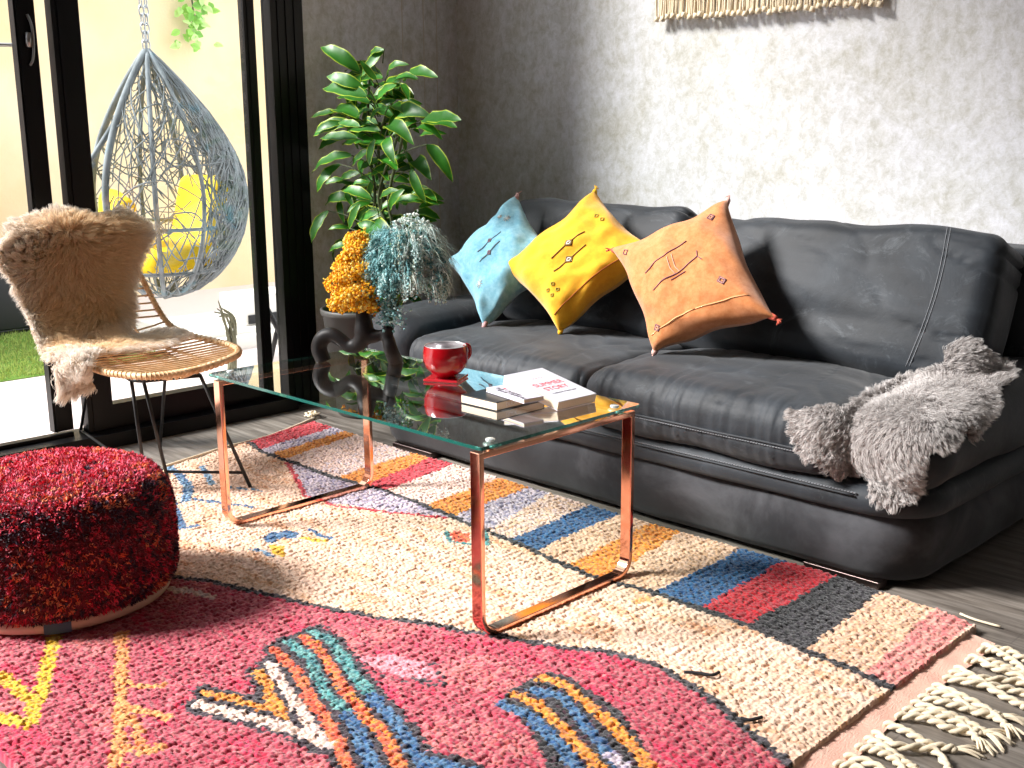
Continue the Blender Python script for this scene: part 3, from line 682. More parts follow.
def book(corner, vx, vy, th, name, label, cov, group=None, org=None, texts=(), ct=.0022):
    """corner = bottom corner; vx, vy edges; covers top and bottom, spine along the far vx edge"""
    o = Vector(corner); a = Vector(vx); b = Vector(vy); n = a.cross(b).normalized()
    if n.z < 0: n = -n
    e = empty(name, tuple(o), label, 'book', 'books on the coffee table')
    def blk(o, a, b, h):
        V = [o, o+a, o+a+b, o+b]; V += [v+n*h for v in V]; m = MB(); m.add(V, [(3, 2, 1, 0), (4, 5, 6, 7), (0, 1, 5, 4), (1, 2, 6, 5), (2, 3, 7, 6), (3, 0, 4, 7)]); return m
    ah, bh = a.normalized(), b.normalized()
    blk(o+n*ct+bh*.001+ah*.001, a-ah*.002, b-bh*.003, th-2*ct).build('page_block', m_paper, e, smooth=False)
    m = blk(o, a, b, ct); k = blk(o+n*(th-ct), a, b, ct); m.add(k.V, k.F); k = blk(o+b-bh*ct, a, bh*ct, th); m.add(k.V, k.F)
    cvo = m.build('cover', cov, e, bevel=.0006)
    for (s, size, u, v, mat, face) in texts:
        cu = bpy.data.curves.new('t', 'FONT'); cu.body = s; cu.size = size; cu.extrude = .0002; cu.align_x = 'CENTER'; cu.align_y = 'CENTER'
        tmp = bpy.data.objects.new('t', cu); COL.objects.link(tmp); bpy.context.view_layer.update()
        me = bpy.data.meshes.new_from_object(tmp.evaluated_get(bpy.context.evaluated_depsgraph_get())); bpy.data.objects.remove(tmp)
        me.name = 'title_lettering'; vs = np.zeros(len(me.vertices)*3, np.float32); me.vertices.foreach_get('co', vs); vs = vs.reshape(-1, 3)
        if face == 'top': X_, Y_, N_, O_ = bh, -ah, n, o+a*u+b*v+n*(th+.0003)       # reading direction along vy
        elif face == 'topx': X_, Y_, N_, O_ = ah, bh, n, o+a*u+b*v+n*(th+.0003)
        elif face == 'end': X_, Y_, N_, O_ = bh, n, ah, o+a*u+b*v+n*(th*.5)+ah*.0003
        else: X_, Y_, N_, O_ = ah, n, -bh, o+a*u+b*v+n*(th*.5)-bh*.0003
        w = np.array([tuple(O_+X_*float(q[0])+Y_*float(q[1])+N_*float(q[2])) for q in vs])-np.array(BASE[e])
        me.vertices.foreach_set('co', w.ravel().astype(np.float32)); me.materials.append(mat.m)
        t = bpy.data.objects.new('title_lettering', me); COL.objects.link(t); t.parent = cvo
    return e
# black book flat on the glass (page edge faces the camera), white paperbacks leaning on it
A = Vector(at(461, 403, 2, T)); B = Vector(at(497, 411.5, 2, T)); ab = (B-A)
pr = Vector((-ab.y, ab.x, 0)).normalized()
book(A, ab.normalized()*.128, pr*.17, .0225, 'closed_book', 'black-covered book lying flat on the glass under the white paperbacks', m_bcover, texts=[('DUCK', .014, 1.0, .3, m_whiteink, 'end')])
A2 = Vector(at(486, 392, 2, T+.0232)); B2_ = Vector(at(524, 404, 2, T+.0232)); ab = B2_-A2; pr = Vector((-ab.y, ab.x, 0)).normalized()
book(A2, ab, pr*.060, .0115, 'paperback', 'thin white paperback with black title lines between the black book and the big paperback', m_cover2, texts=[('Early Christmas', .017, .45, .34, m_blkink, 'topx'), ('Annual Gathering', .017, .6, .14, m_blkink, 'topx'), ('Heli', .012, .25, .52, m_redink, 'topx')])
A3 = Vector(at(557, 411, 2, T)); D3 = Vector(at(595, 402, 2, T)); wv_ = D3-A3; wv_.z = 0
# left end raised on the pile: find the far corner where the raised edge sits
far = Vector(at(502.5, 384, 2, T+.041))
bx = A3-far
nn_ = bx.cross(wv_)
book(far, bx, wv_.normalized()*.135, .024, 'paperback', 'thick white paperback with a red title leaning on top of the other books', m_cover, texts=[('SUMMER', .026, .47, .5, m_redink, 'top'), ('STORY', .026, .62, .5, m_redink, 'top'), ('a collection of short tales', .008, .76, .5, m_blkink, 'top'), ('- - - -', .016, .26, .5, m_redink, 'top')])

# ------------------------------------------------------------------ vase with dried flowers
vp, vn = np.array([.10, .318, 0]), np.array([-.46, .888, 0]); 
def atv(px, py, off=0):
    d = fw+R2*(px-512)/FPX-U2*(py-384)/FPX; t = ((vp+vn*off-CP)@vn)/(d@vn); return Vector(CP+t*d)
vs = empty('vase', (.2, .37, T), 'dark stoneware vase shaped like a looping tube on the glass table', 'vase')
f0 = Vector((.112, .325, T)); f1 = Vector(at(396, 362, 2, T))
P1 = [f0, atv(319, 348), atv(323, 338), atv(332, 335), atv(341, 340), atv(349, 346), atv(357, 345), atv(363, 338), atv(366, 330)]
R1 = [.023, .024, .024, .023, .021, .020, .022, .026, .030]
pp = cr(P1, 8); rr_ = np.interp(np.linspace(0, 1, len(pp)), np.linspace(0, 1, len(R1)), R1)
m = MB().tube(pp, list(rr_), 24)
P2 = [atv(356, 346), atv(363, 338), atv(364, 326), atv(363, 317), atv(362, 309)]; pp = cr(P2, 6)
m.tube(pp, list(np.interp(np.linspace(0, 1, len(pp)), [0, .4, 1], [.019, .030, .017])), 24)
P3 = [atv(366, 336), atv(376, 336), atv(384, 334), atv(388, 339), atv(391, 350), Vector((f1.x, f1.y, T))]; pp = cr(P3, 8)
m.tube(pp, list(np.interp(np.linspace(0, 1, len(pp)), [0, .35, .5, 1], [.026, .014, .018, .023])), 24)
pp = cr([atv(386, 340), atv(388, 332), atv(389, 326)], 6); m.tube(pp, .016, 20)
vo = m.build('body', m_vase, vs)
rm = vo.modifiers.new('r', 'REMESH'); rm.mode = 'VOXEL'; rm.voxel_size = .004; rm.use_smooth_shade = True
sm = vo.modifiers.new('s', 'SMOOTH'); sm.iterations = 8; sm.factor = .5
def blob_flower(name, label, pts, n, size, cols, spread, droop=0, seed=0):
    """clusters of tiny florets scattered along spine curves"""
    V = []; F = []; C = []
    ico = [(0, 0, 1), (.894, 0, .447), (.276, .851, .447), (-.724, .526, .447), (-.724, -.526, .447), (.276, -.851, .447), (.724, .526, -.447), (-.276, .851, -.447), (-.894, 0, -.447), (-.276, -.851, -.447), (.724, -.526, -.447), (0, 0, -1)]
    ifc = [(0, 1, 2), (0, 2, 3), (0, 3, 4), (0, 4, 5), (0, 5, 1), (1, 6, 2), (2, 7, 3), (3, 8, 4), (4, 9, 5), (5, 10, 1), (6, 7, 2), (7, 8, 3), (8, 9, 4), (9, 10, 5), (10, 6, 1), (11, 7, 6), (11, 8, 7), (11, 9, 8), (11, 10, 9), (11, 6, 10)]
    for p, c in pts:
        s = size*random.uniform(.5, 1.3); k = len(V); R = Matrix.Rotation(random.uniform(0, 6), 3, Vector((random.random(), random.random(), random.random()+.1)))
        for q in ico:
            w = R @ Vector(q); w = w*s*random.uniform(.55, 1.35); V.append((p[0]+w.x, p[1]+w.y, p[2]+w.z)); C.append(c)
        F += [tuple(i+k for i in f) for f in ifc]
    return V, F, C
# yellow plume
yc = [lin((240, 180, 20)), lin((250, 205, 60)), lin((220, 145, 10)), lin((245, 220, 120))]
top = atv(355, 236); bot = atv(353, 310); pts = []
for k in range(4200):
    t = random.random(); cpx = 355+(-4 if t > .4 else 0)*math.sin(t*3); py = 234+t*76; wpx = 9+15*min(1, t*1.6)-4*max(0, t-.85)/.15
    a = random.uniform(0, 2*PI); r = math.sqrt(random.random()); r = .55+.45*r if random.random() < .75 else r
    lump = 1+.18*math.sin(t*22+a*2)
    p = atv(cpx+(2-9*t*.3)+math.cos(a)*r*wpx*lump, py+random.gauss(0, 1.5), math.sin(a)*r*wpx*.0028*lump); pts.append((p, random.choice(yc)))
for k in range(160): p = atv(372+random.gauss(0, 5), 303+random.gauss(0, 5), random.gauss(0, .015)); pts.append((p, yc[2]))
V, F, C = blob_flower('', '', pts, 0, .0042, None, 0)
yf = empty('dried_flowers', atv(362, 316), 'mustard yellow dried flower plume standing in the dark vase', 'dried flowers', 'dried flowers in the vase')
mk('flower_head', V, F, m_flower, yf, colors=np.array(C), smooth=False); MB().tube(cr([atv(355, 250), atv(356, 290), atv(362, 312), atv(362, 318)], 4), .004).build('stalk', m_stem, yf)
# blue green weeping bunch
bf = empty('dried_flowers', atv(389, 330), 'blue-green weeping bunch of dried flowers in the dark vase beside the yellow plume', 'dried flowers', 'dried flowers in the vase')
tc = [lin((150, 200, 204)), lin((118, 170, 174)), lin((196, 222, 220)), lin((96, 142, 140)), lin((216, 222, 214)), lin((176, 188, 170))]
SP = []; SD = []; SDD = []; SL = []; SC_ = []; pts = []
root = np.array(atv(395, 300)); ctr = np.array(atv(404, 262))
for k in range(900):
    a = random.uniform(0, 2*PI); el = random.uniform(-.5, 1.0)
    rx = 38*math.cos(a)*math.sqrt(1-min(1, el*el)*.8); px = 404+rx; py = 268-36*el-6*(rx > 5)+rx*.12
    off = math.sin(a)*.075*random.uniform(.3, 1)
    q = np.array(atv(px, py, off)); mid = (q+root)/2+np.array([0, 0, .03])
    # weeping sprig: from the crown point it falls downwards
    fall = random.uniform(.02, .058)*(1.25 if px > 405 else 1.0)
    out = np.array(atv(px+rx*.10+random.gauss(0, 2), py, off*1.15))-q
    pal = tc[:3]+[tc[3]] if px < 402+random.gauss(0, 8) else tc[3:]+[tc[2]]
    c = np.array(random.choice(pal))
    for s in np.linspace(0, 1, 13):
        p = q+out*math.sin(s*1.6)*1.2+np.array([random.gauss(0, .003), random.gauss(0, .003), -fall*s*s]); pts.append((tuple(p), tuple(c*random.uniform(.8, 1.2))))
    for r in range(3):
        SP.append(q+np.random.normal(0, .004, 3)); d = q-ctr; d = d/np.linalg.norm(d); SD.append(d+rng.normal(0, .35, 3)); SDD.append(np.array([d[0]*.25, d[1]*.25, -1])+rng.normal(0, .12, 3)); SL.append(fall*random.uniform(.8, 1.2)); SC_.append(c*random.uniform(.8, 1.25))
for (x0, y0) in ((402, 222), (408, 219), (415, 218), (420, 226), (428, 232), (396, 228), (390, 236), (412, 224), (424, 223)):
    for k in range(34): p = atv(x0+random.gauss(0, 3), y0+random.gauss(0, 3), random.gauss(0, .01)); pts.append((p, tc[4] if random.random() < .7 else tc[2]))
for k in range(1100):   # lower left drop towards the vase mouth
    t = random.random(); p = atv(372+22*t+random.gauss(0, 6), 262+62*t+random.gauss(0, 4), random.gauss(0, .02)); pts.append((p, random.choice(tc[:4])))
V, F, C = blob_flower('', '', pts, 0, .0036, None, 0)
mk('flower_head', V, F, m_flower, bf, colors=np.array(C), smooth=False)
V, F, C = strands(np.array(SP), np.array(SD), np.array(SDD), np.array(SL), .0016, 4, curl=.01, col=np.array(SC_))
mk('hanging_sprigs', V, F, m_flower, bf, colors=C, smooth=False)
mb = MB()
for k in range(8): a = k*PI/4; mb.tube(cr([atv(389, 330), root+np.array([.015*math.cos(a), .015*math.sin(a), 0]), ctr+np.array([.05*math.cos(a), .05*math.sin(a), .0])], 5), .0018, 5)
mb.build('stalk', m_stem, bf)
# ------------------------------------------------------------------ potted plant in the corner
PC = Vector((-.845, 1.22, FZ)); pt = empty('potted_plant', PC, 'tall leafy plant with yellow-edged green leaves in a grey pot in the corner', 'plant')
MB().lathe([(0, 0), (.12, 0), (.128, .01), (.172, .42), (.18, .425), (.182, .445), (.176, .45), (.168, .445), (.165, .40)], PC, 48).build('pot', m_pot, pt)
MB().lathe([(.167, .41), (.1, .418), (0, .425)], PC, 32).build('soil', m_soil, pt)
Zm = 3.012
LV = [((300, 215), (182, 142)), ((310, 265), (200, 230)), ((320, 290), (188, 268)), ((375, 148), (305, 232)), ((385, 225), (450, 195)), ((400, 250), (478, 238)), ((330, 310), (228, 295)), ((350, 310), (412, 255)),
      ((235, 335), (150, 355)), ((280, 370), (160, 412)), ((291, 415), (180, 418)), ((385, 325), (470, 372)), ((385, 388), (465, 438)), ((385, 415), (408, 495)), ((488, 362), (607, 362)), ((480, 370), (595, 385)), ((470, 385), (550, 422)),
      ((505, 435), (582, 550)), ((700, 700), (545, 655)), ((455, 510), (502, 615)), ((275, 468), (156, 522)), ((240, 495), (172, 582)), ((340, 450), (275, 505)), ((335, 600), (248, 575)), ((280, 555), (330, 550)), ((290, 600), (198, 620)),
      ((300, 615), (268, 692)), ((205, 635), (155, 732)), ((270, 688), (205, 692)), ((270, 735), (206, 760)), ((362, 595), (418, 572)), ((355, 640), (300, 665)), ((440, 465), (380, 500)), ((330, 330), (290, 360)), ((300, 380), (235, 370)), ((345, 420), (330, 500)),
      ((340, 540), (325, 600)), ((250, 370), (165, 400)), ((350, 240), (300, 180)), ((330, 180), (375, 150)), ((250, 540), (195, 555)), ((300, 520), (240, 540)), ((355, 370), (300, 400))]
ls = []
pxy = lambda P: (lambda d: (512+FPX*(d@R2)/(d@fw), 384-FPX*(d@U2)/(d@fw)))(P-CP)
stemx = lambda py: 380+(-8)*math.sin((py-60)/90)
for i in range(len(LV)+230):
    if i < len(LV):
        (a0, b0), (a1, b1) = LV[i]; p0 = (260+a0/Zm, b0/Zm); p1 = (260+a1/Zm, b1/Zm); y0 = 1.18+random.uniform(-.10, .06); y1 = y0+random.uniform(-.06, .03)
        if p1[0] < 325: y1 = min(y1, 1.12); y0 = min(y0, 1.17)
    else:
        py = random.uniform(75, 320); px = 380+random.uniform(-48, 45)*min(1, (py-40)/70)*(1 if py < 230 else .85); y0 = 1.25+random.uniform(-.08, .18)
        an = random.uniform(0, 2*PI); L = random.uniform(24, 36); p0 = (px, py); p1 = (px+L*math.cos(an), py+abs(L*math.sin(an))*.8-4); y1 = y0+random.uniform(-.08, .08)
    b = Vector(at(*p0, 1, y0)); t = Vector(at(*p1, 1, y1))
    w = (t-b).length*random.uniform(.40, .50)
    nn = Vector((random.uniform(.1, .7), random.uniform(-.9, -.3), random.uniform(.3, .9)))
    v, f, e_ = leaf_mesh(b, t, w, random.uniform(.05, .2), random.uniform(.1, .35), nn, 9)
    q_ = [pxy(np.array(w_)) for w_ in v]; mx_ = max(a[0] for a in q_); my_ = max(a[1] for a in q_ if True)
    if mx_ > 463 or (mx_ > 448 and my_ > 170 and i >= len(LV)): continue
    g0 = np.array(lin((52, 124, 26)))*random.uniform(.6, 1.3); g1 = np.array(lin((40, 106, 22)))*random.uniform(.8, 1.2); g2 = np.array(lin((200, 220, 60)))
    if min(q[0] for q in v) < XW+.015: dx_ = XW+.02-min(q[0] for q in v); v = [Vector((q[0]+dx_, q[1], q[2])) for q in v]
    ls.append((v, f, [tuple(g0 if q < .1 else (g1 if q < .9 else g2)) for q in e_]))
foliage('foliage', ls, m_leaf, pt)
st = MB()
for k in range(5):
    a = k*1.3; b0 = PC+Vector((.05*math.cos(a), .05*math.sin(a), .42)); q = [b0]
    for py in (260, 200, 140, 80+k*12): q.append(Vector(at(382+10*math.cos(a+py)+(k-2)*6, py, 1, 1.24+.03*math.sin(a))))
    st.tube(cr(q, 6), .006, 8)
for (a0, b0), (a1, b1) in LV:
    if a0/Zm > 182 or b0/Zm > 240 or pxy(np.array(at(260+a0/Zm, b0/Zm, 1, 1.19)))[0] > 440: continue
    p = Vector(at(260+a0/Zm, b0/Zm, 1, 1.19)); q = Vector(at(382+(260+a0/Zm-382)*.3, b0/Zm+14, 1, 1.22)); st.tube(cr([q, (p+q)/2+Vector((0, 0, .01)), p], 3), .0025, 5)
st.build('stem', m_stem, pt)

# ------------------------------------------------------------------ sofa
SX0, SX1, SY0, SY1 = -.47, 1.70, .93, 1.99
sf = empty('sofa', ((SX0+SX1)/2, 1.45, FZ), 'long dark blue-grey nubuck leather sofa against the mottled wall', 'sofa')
def disp(amp, sc, o=0):
    def f(p, n): return p+n*amp*nz(p, sc, o)
    return f
slab(SX0+.01, SX1, SY0, SY1-.02, .17, [(.06, FZ+.018), (.03, FZ+.02), (.012, FZ+.045), (0, FZ+.10), (0, .13), (.012, .165), (.03, .18)], fn=disp(.006, 5)).build('base', m_skirt, sf)
slab(SX0-.005, SX1+.012, SY0-.015, SY1-.02, .17, [(.03, .172), (.012, .178), (0, .198), (.002, .222), (.018, .245), (.04, .25)], fn=disp(.006, 6, 3)).build('platform_band', m_leather, sf)
# seat cushions
SXA, SXB, SXC = -.21, .63, 1.47
def wr(q, n, u, seed=0, h=(1, 1, 1)):
    # gathers near the front welt and soft dents on top
    w = Vector(q)
    fr = max(0., 1-abs(u[1]+1)*2.2)
    g = math.sin(q.x*125+3*nz(q, 7, seed))*nz(Vector((q.x*22, 0, seed)), 1)*.010*fr*(1 if u[2] > -.6 else .3)
    w += n*(g+.012*nz(q, 4.5, seed)+.004*nz(Vector((q.x*5, q.y*14, q.z*5)), 1, seed))
    w.z += .028*(1-u[0]**4)*(1-u[1]**2)*(1 if u[2] > 0 else 0)
    c2 = nz(Vector((q.x*9+q.y*2, q.y*3, seed)), 1, 7); w += n*(-.004*math.exp(-(c2/.05)**2)*(u[2] > -.2))
    # welt groove
    if u[1] <= -.92: w.y += .007*math.exp(-((q.z+.012)/.006)**2)
    return w
for k, (xa, xb) in enumerate(((SXA, SXB), (SXB, SXC))):
    o = soft_box(((xa+xb)/2, 1.215, .335), ((xb-xa)/2+.004, .325, .088), .065, .010, lambda q, n, u: wr(q, n, u, k*5)).build('seat_cushion', m_leather, sf); cush = o
    y = .886; pts = [Vector((x, y+.004*nz((x, 0, k), 5), .323+.004*nz((x, 1, k), 4))) for x in np.linspace(xa+.05, xb-.05, 40)]
    pts = [Vector((xa+.012, .96, .322)), Vector((xa+.022, .91, .322))]+pts+[Vector((xb-.022, .91, .322)), Vector((xb-.012, .96, .322))]
    MB().tube(pts, .0028, 6).build('welt', m_leather, cush)
# stitching along band and cushions (dashes)
st = MB()
for zz, yy, xa, xb in ((.316, .8865, SXA+.04, SXB-.04), (.316, .8865, SXB+.04, SXC-.04), (.232, SY0-.0135, SX0+.17, SX1-.17)):
    for x in np.arange(xa, xb, .0085): st.box((x, yy-.003, zz-.0009), (x+.0055, yy+.004, zz+.0009))
st.build('stitching', m_stitch, sf, smooth=False)
wb = MB(); wb.tube([Vector((x, SY0-.017, .226)) for x in np.linspace(SX0+.17, SX1-.17, 60)], .0028, 6); wb.build('band_piping', m_leather, sf)
# arms
def arm(x0, x1, h, left):
    def f(p, n):
        p = p+n*(.012*nz(p, 5, 9)+.004*nz((p.x*4, p.y*16, p.z*4), 1)); return p
    if left:
        def fn(q, n, u):
            w = Vector(q)+n*(.012*nz(q, 5, 2)+.004*nz(Vector((q.x*10, q.y*4, q.z*16)), 1))
            w.z += .045*(u[1]+1)*.5*(1 if u[2] > 0 else 0); w.x -= .03*(u[2]+1)*.5; return w
        return soft_box(((x0+x1)/2, 1.38, (h+.24)/2), ((x1-x0)/2, .475, (h-.24)/2), .105, .016, fn)
    def fn(q, n, u):
        w = Vector(q)+n*(.010*nz(q, 5, 2)+.003*nz(Vector((q.x*10, q.y*4, q.z*16)), 1))
        w.z += .07*max(0, (u[1]+1)*.5-.1)*(1 if u[2] > 0 else 0); return w
    return soft_box(((x0+x1)/2, 1.40, (h+.24)/2), ((x1-x0)/2, .46, (h-.24)/2), .09, .016, fn)
arm(SX0-.01, SXA+.015, .485, True).build('armrest', m_leather, sf)
arm(SXC-.005, SX1+.03, .425, False).build('armrest', m_leather, sf)
# backrest
def backc(xa, xb, seed, dz=0, hz=.25):
    th = math.radians(24); R = Matrix.Rotation(-th, 3, 'X')
    def fn(q, n, u):
        w = Vector(q); g = nz(Vector((q.x*2.5, 0, q.z*13)), 1, seed)*.014*(1-abs(u[0])**3)
        sg = max(0, abs(u[0])-.55)*2
        cz = nz(Vector((q.x*2.2, 0, q.z*9+q.x*2)), 1, seed+4)
        w += n*(g*.8+.012*nz(q, 4, seed)-.009*math.exp(-(cz/.045)**2)*(.3+min(1, sg*1.5)))
        w.y -= .035*(1-u[0]**2)*(1-(u[2]*.9)**2)*(1 if u[1] < 0 else 0)
        w.z += .012*nz(Vector((q.x*6, 0, 0)), 1, seed)*(u[2] > 0)
        w.z -= .006*u[0]**6*(u[2] > 0)
        return w
    return soft_box(((xa+xb)/2, 1.60, .618+dz), ((xb-xa)/2, .115, hz), .06, .011, fn, R)
backc(-.36, .52, 1, -.002, .25).build('back_cushion', m_leather, sf)
bc = backc(.50, 1.60, 8, -.017, .237).build('back_cushion', m_leather, sf)
slab(-.42, 1.66, 1.70, SY1, .10, [(.02, .20), (0, .24), (0, .70), (.03, .76), (.07, .785)], fn=disp(.01, 5)).build('back_frame', m_leather, sf)
# metal sled feet
for xa, xb, y in ((1.385, 1.60, .940), (-.34, -.12, .940)):
    MB().box((xa, y, FZ), (xb, y+.05, FZ+.022)).build('metal_foot', m_chrome, sf, bevel=.003)
MB().box((SX0+.15, SY1-.2, FZ), (SX0+.3, SY1-.1, FZ+.04)).build('metal_foot', m_chrome, sf, bevel=.003)
MB().box((SX1-.3, SY1-.2, FZ), (SX1-.15, SY1-.1, FZ+.04)).build('metal_foot', m_chrome, sf, bevel=.003)
from mathutils.bvhtree import BVHTree
def bvh_of(root):
    V = []; F = []
    for o in root.children:
        k = len(V); b = Vector(BASE[root]); V += [v.co+b for v in o.data.vertices]; F += [tuple(i+k for i in p.vertices) for p in o.data.polygons]
    return BVHTree.FromPolygons(V, F)
SB = bvh_of(sf)
def hit(px, py):
    d = Vector(fw+R2*(px-512)/FPX-U2*(py-384)/FPX).normalized(); h = SB.ray_cast(Vector(CP), d)
    return (h[0], h[1]) if h[0] is not None else (None, None)
# double seam running down the right back cushion
for dx in (0, .010):
    sm_ = []
    for py in np.linspace(224, 366, 36):
        x = 948-42*((py-224)/142)**1.0+6*math.sin((py-224)/142*PI)+dx*350
        h, nn = hit(x, py)
        if h: sm_.append(h+nn*.001)
    MB().tube(sm_, .0013, 5).build('seam', m_stitch, bc)

# ------------------------------------------------------------------ throw pillows
def pillow(name, label, BL, BR, TR, TL, th, col, colmix, seed, marks, tassel, seam=None, wrk=.013, fcol=None):
    BL, BR, TR, TL = [Vector(q) for q in (BL, BR, TR, TL)]
    nn = ((BR-BL).cross(TL-BL)).normalized()
    if nn.y > 0: nn = -nn
    def S(u, v, side):
        c = .10; uu = u*(1-c*(1-v*v)*abs(u)); vv = v*(1-c*(1-u*u)*abs(v))
        a, b = (uu+1)/2, (vv+1)/2
        p = (BL*(1-a)+BR*a)*(1-b)+(TL*(1-a)+TR*a)*b
        t = th*max(0, (1-u*u)*(1-v*v))**.42
        w = wrk*nz(Vector((u*1.6, v*1.6, seed)), 1.3)+wrk*.5*nz(Vector((u*5, v*5, seed)), 1)
        e = 1-min(1, max(abs(u), abs(v)))
        return p+nn*side*(t+w*min(1, e*6))+nn*wrk*.8*math.sin((u+v)*7+seed)*(1-e)**3
    V = []; F = []; N = 46
    for side in (1, -1):
        k = len(V)
        for j in range(N):
            for i in range(N):
                u = 2*i/(N-1)-1; v = 2*j/(N-1)-1; u = math.sin(u*PI/2)*.5+u*.5; v = math.sin(v*PI/2)*.5+v*.5; V.append(S(u, v, side))
        for j in range(N-1):
            for i in range(N-1):
                f = (k+j*N+i, k+j*N+i+1, k+(j+1)*N+i+1, k+(j+1)*N+i); F.append(f if side > 0 else f[::-1])
    c = (BL+BR+TR+TL)/4
    e = empty(name, (c.x, c.y, min(BL.z, BR.z)), label, 'pillow', 'throw pillows on the sofa')
    m = Mat(name+'_cloth', rough=.9, Sheen_Weight=.35, Sheen_Roughness=.5)
    a = m.noise(5, 4); b_ = m.noise(55, 3, rough=.7)
    m.color(m.mix(m.ramp(a, [(.3, lin(col)), (.7, lin(colmix))]), m.ramp(b_, [(.35, lin(col)), (.65, lin(fcol or colmix))]), .45)); m.bump(m.noise(420, 2), .5, .0015)
    cov = mk('cushion_cover', V, F, m, e)
    def P(u, v, o=.0015): return S(u, v, 1)+nn*o
    for mat, L in marks:
        mb = MB()
        for stroke_ in L:
            r = stroke_[0]; pts = []
            for (u0, v0), (u1, v1) in zip(stroke_[1:-1], stroke_[2:]):
                for q in np.linspace(0, 1, 7): pts.append(P(u0+(u1-u0)*q, v0+(v1-v0)*q))
            mb.tube(pts, r, 5)
        mb.build('embroidery', mat, cov)
    if seam:
        mat, L = seam; pts = []
        for (u0, v0), (u1, v1) in zip(L[:-1], L[1:]):
            for q in np.linspace(0, 1, 14): pts.append(P(u0+(u1-u0)*q, v0+(v1-v0)*q, .0005))
        MB().tube(pts, .0022, 6).build('seam', mat, cov)
    for i_, q in enumerate((BL, BR, TR, TL)):
        d = (q-c).normalized(); m_ = MB()
        m_.tube([q-d*.02, q, q+d*.006], [.011, .009, .006], 8)
        for k in range(7):
            s = Vector((random.uniform(-1, 1), random.uniform(-1, 1), random.uniform(-1.2, .2)))*.012
            m_.tube(cr([q, q+d*.014+s*.3, q+d*.020+s], 3), .0018, 4)
        m_.build('corner_tassel', tassel[i_ % len(tassel)], e)
    return e
def mm(name, c): return Mat(name, lin(c), .9)
def diamond(u, v, s, r=.0016): return [r, (u-s, v), (u, v+s), (u+s, v), (u, v-s), (u-s, v)]
def star(u, v, s): return [[.0013, (u-s, v), (u+s, v)], [.0013, (u, v-s), (u, v+s)], [.0013, (u-s*.7, v-s*.7), (u+s*.7, v+s*.7)], [.0013, (u-s*.7, v+s*.7), (u+s*.7, v-s*.7)]]
wt = mm('white_thread', (205, 205, 200)); rdth = mm('rust_thread', (150, 84, 96)); gyth = mm('grey_thread', (110, 118, 130)); brth = mm('brown_thread', (120, 92, 40)); tan = mm('tan_thread', (206, 160, 140)); mau = mm('mauve_thread', (120, 82, 96))
# corner order: bottom-left side = the left-bottom edge ... built from the four visible corners
def A_(px, py, y): return at(px, py, 1, y)
# blue: left, bottom, right, top
bl_b = Vector(at(484, 327, 2, .452)); bl_l = Vector(A_(448, 262, 1.24)); bl_t = Vector(A_(517, 196, 1.46)); bl_r = bl_b+bl_t-bl_l
pillow('throw_pillow', 'light blue woven throw pillow on the left end of the sofa', bl_l, bl_b, bl_r, bl_t, .085, (92, 160, 184), (134, 190, 208), 3,
       [(gyth, [[.0014, (-.13, -.28), (-.13, .36)], [.0014, (.10, -.36), (.10, .24)], diamond(-.13, .06, .055), diamond(.10, -.08, .055)]), (wt, star(-.5+.1, .62, .09)+star(.45, -.62, .09)+star(-.55, .5, .05)),
        (rdth, [diamond(-.13, .06, .04, .0013), diamond(.10, -.08, .04, .0013)])], [mm('teal_thread', (60, 130, 150)), mm('pale_pink_thread', (190, 150, 150))], fcol=(160, 206, 220))
yl_b = Vector(at(560, 333, 2, .455)); yl_l = Vector(A_(500, 268, 1.22)); yl_t = Vector(A_(595, 191, 1.46)); yl_r = yl_b+yl_t-yl_l+Vector((.0, 0, .0))
pillow('throw_pillow', 'bright yellow throw pillow with small diamond embroidery, middle of the three on the sofa', yl_l, yl_b, yl_r, yl_t, .095, (226, 158, 4), (242, 182, 14), 9,
       [(brth, [[.0022, (-.10, -.30), (-.12, .40)], [.0022, (.16, -.42), (.13, .26)], diamond(-.11, .08, .075, .0024), diamond(.15, -.10, .075, .0024)]), (wt, [diamond(-.11, .08, .04, .0026), diamond(.15, -.10, .04, .0026)]),
        (mm('olive_thread', (160, 150, 60)), [diamond(.35+i*.14, -.72+j*.14-i*.0, .035) for i in (0, 1) for j in (0, 1)]+[diamond(-.3, .75, .04), diamond(-.15, .78, .04), diamond(.8, .72, .06, .003)])],
       [mm('ochre_thread', (170, 110, 30)), mm('yellow_thread', (220, 170, 30))], (mm('rust_seam', (150, 80, 20)), [(.76, -.9), (.78, 0), (.76, .9)]), fcol=(244, 190, 30))
og_b = Vector(at(654, 353, 2, .455)); og_l = Vector(A_(613, 250, 1.26)); og_t = Vector(A_(728, 200, 1.44)); og_r = Vector(A_(775, 318, 1.24))
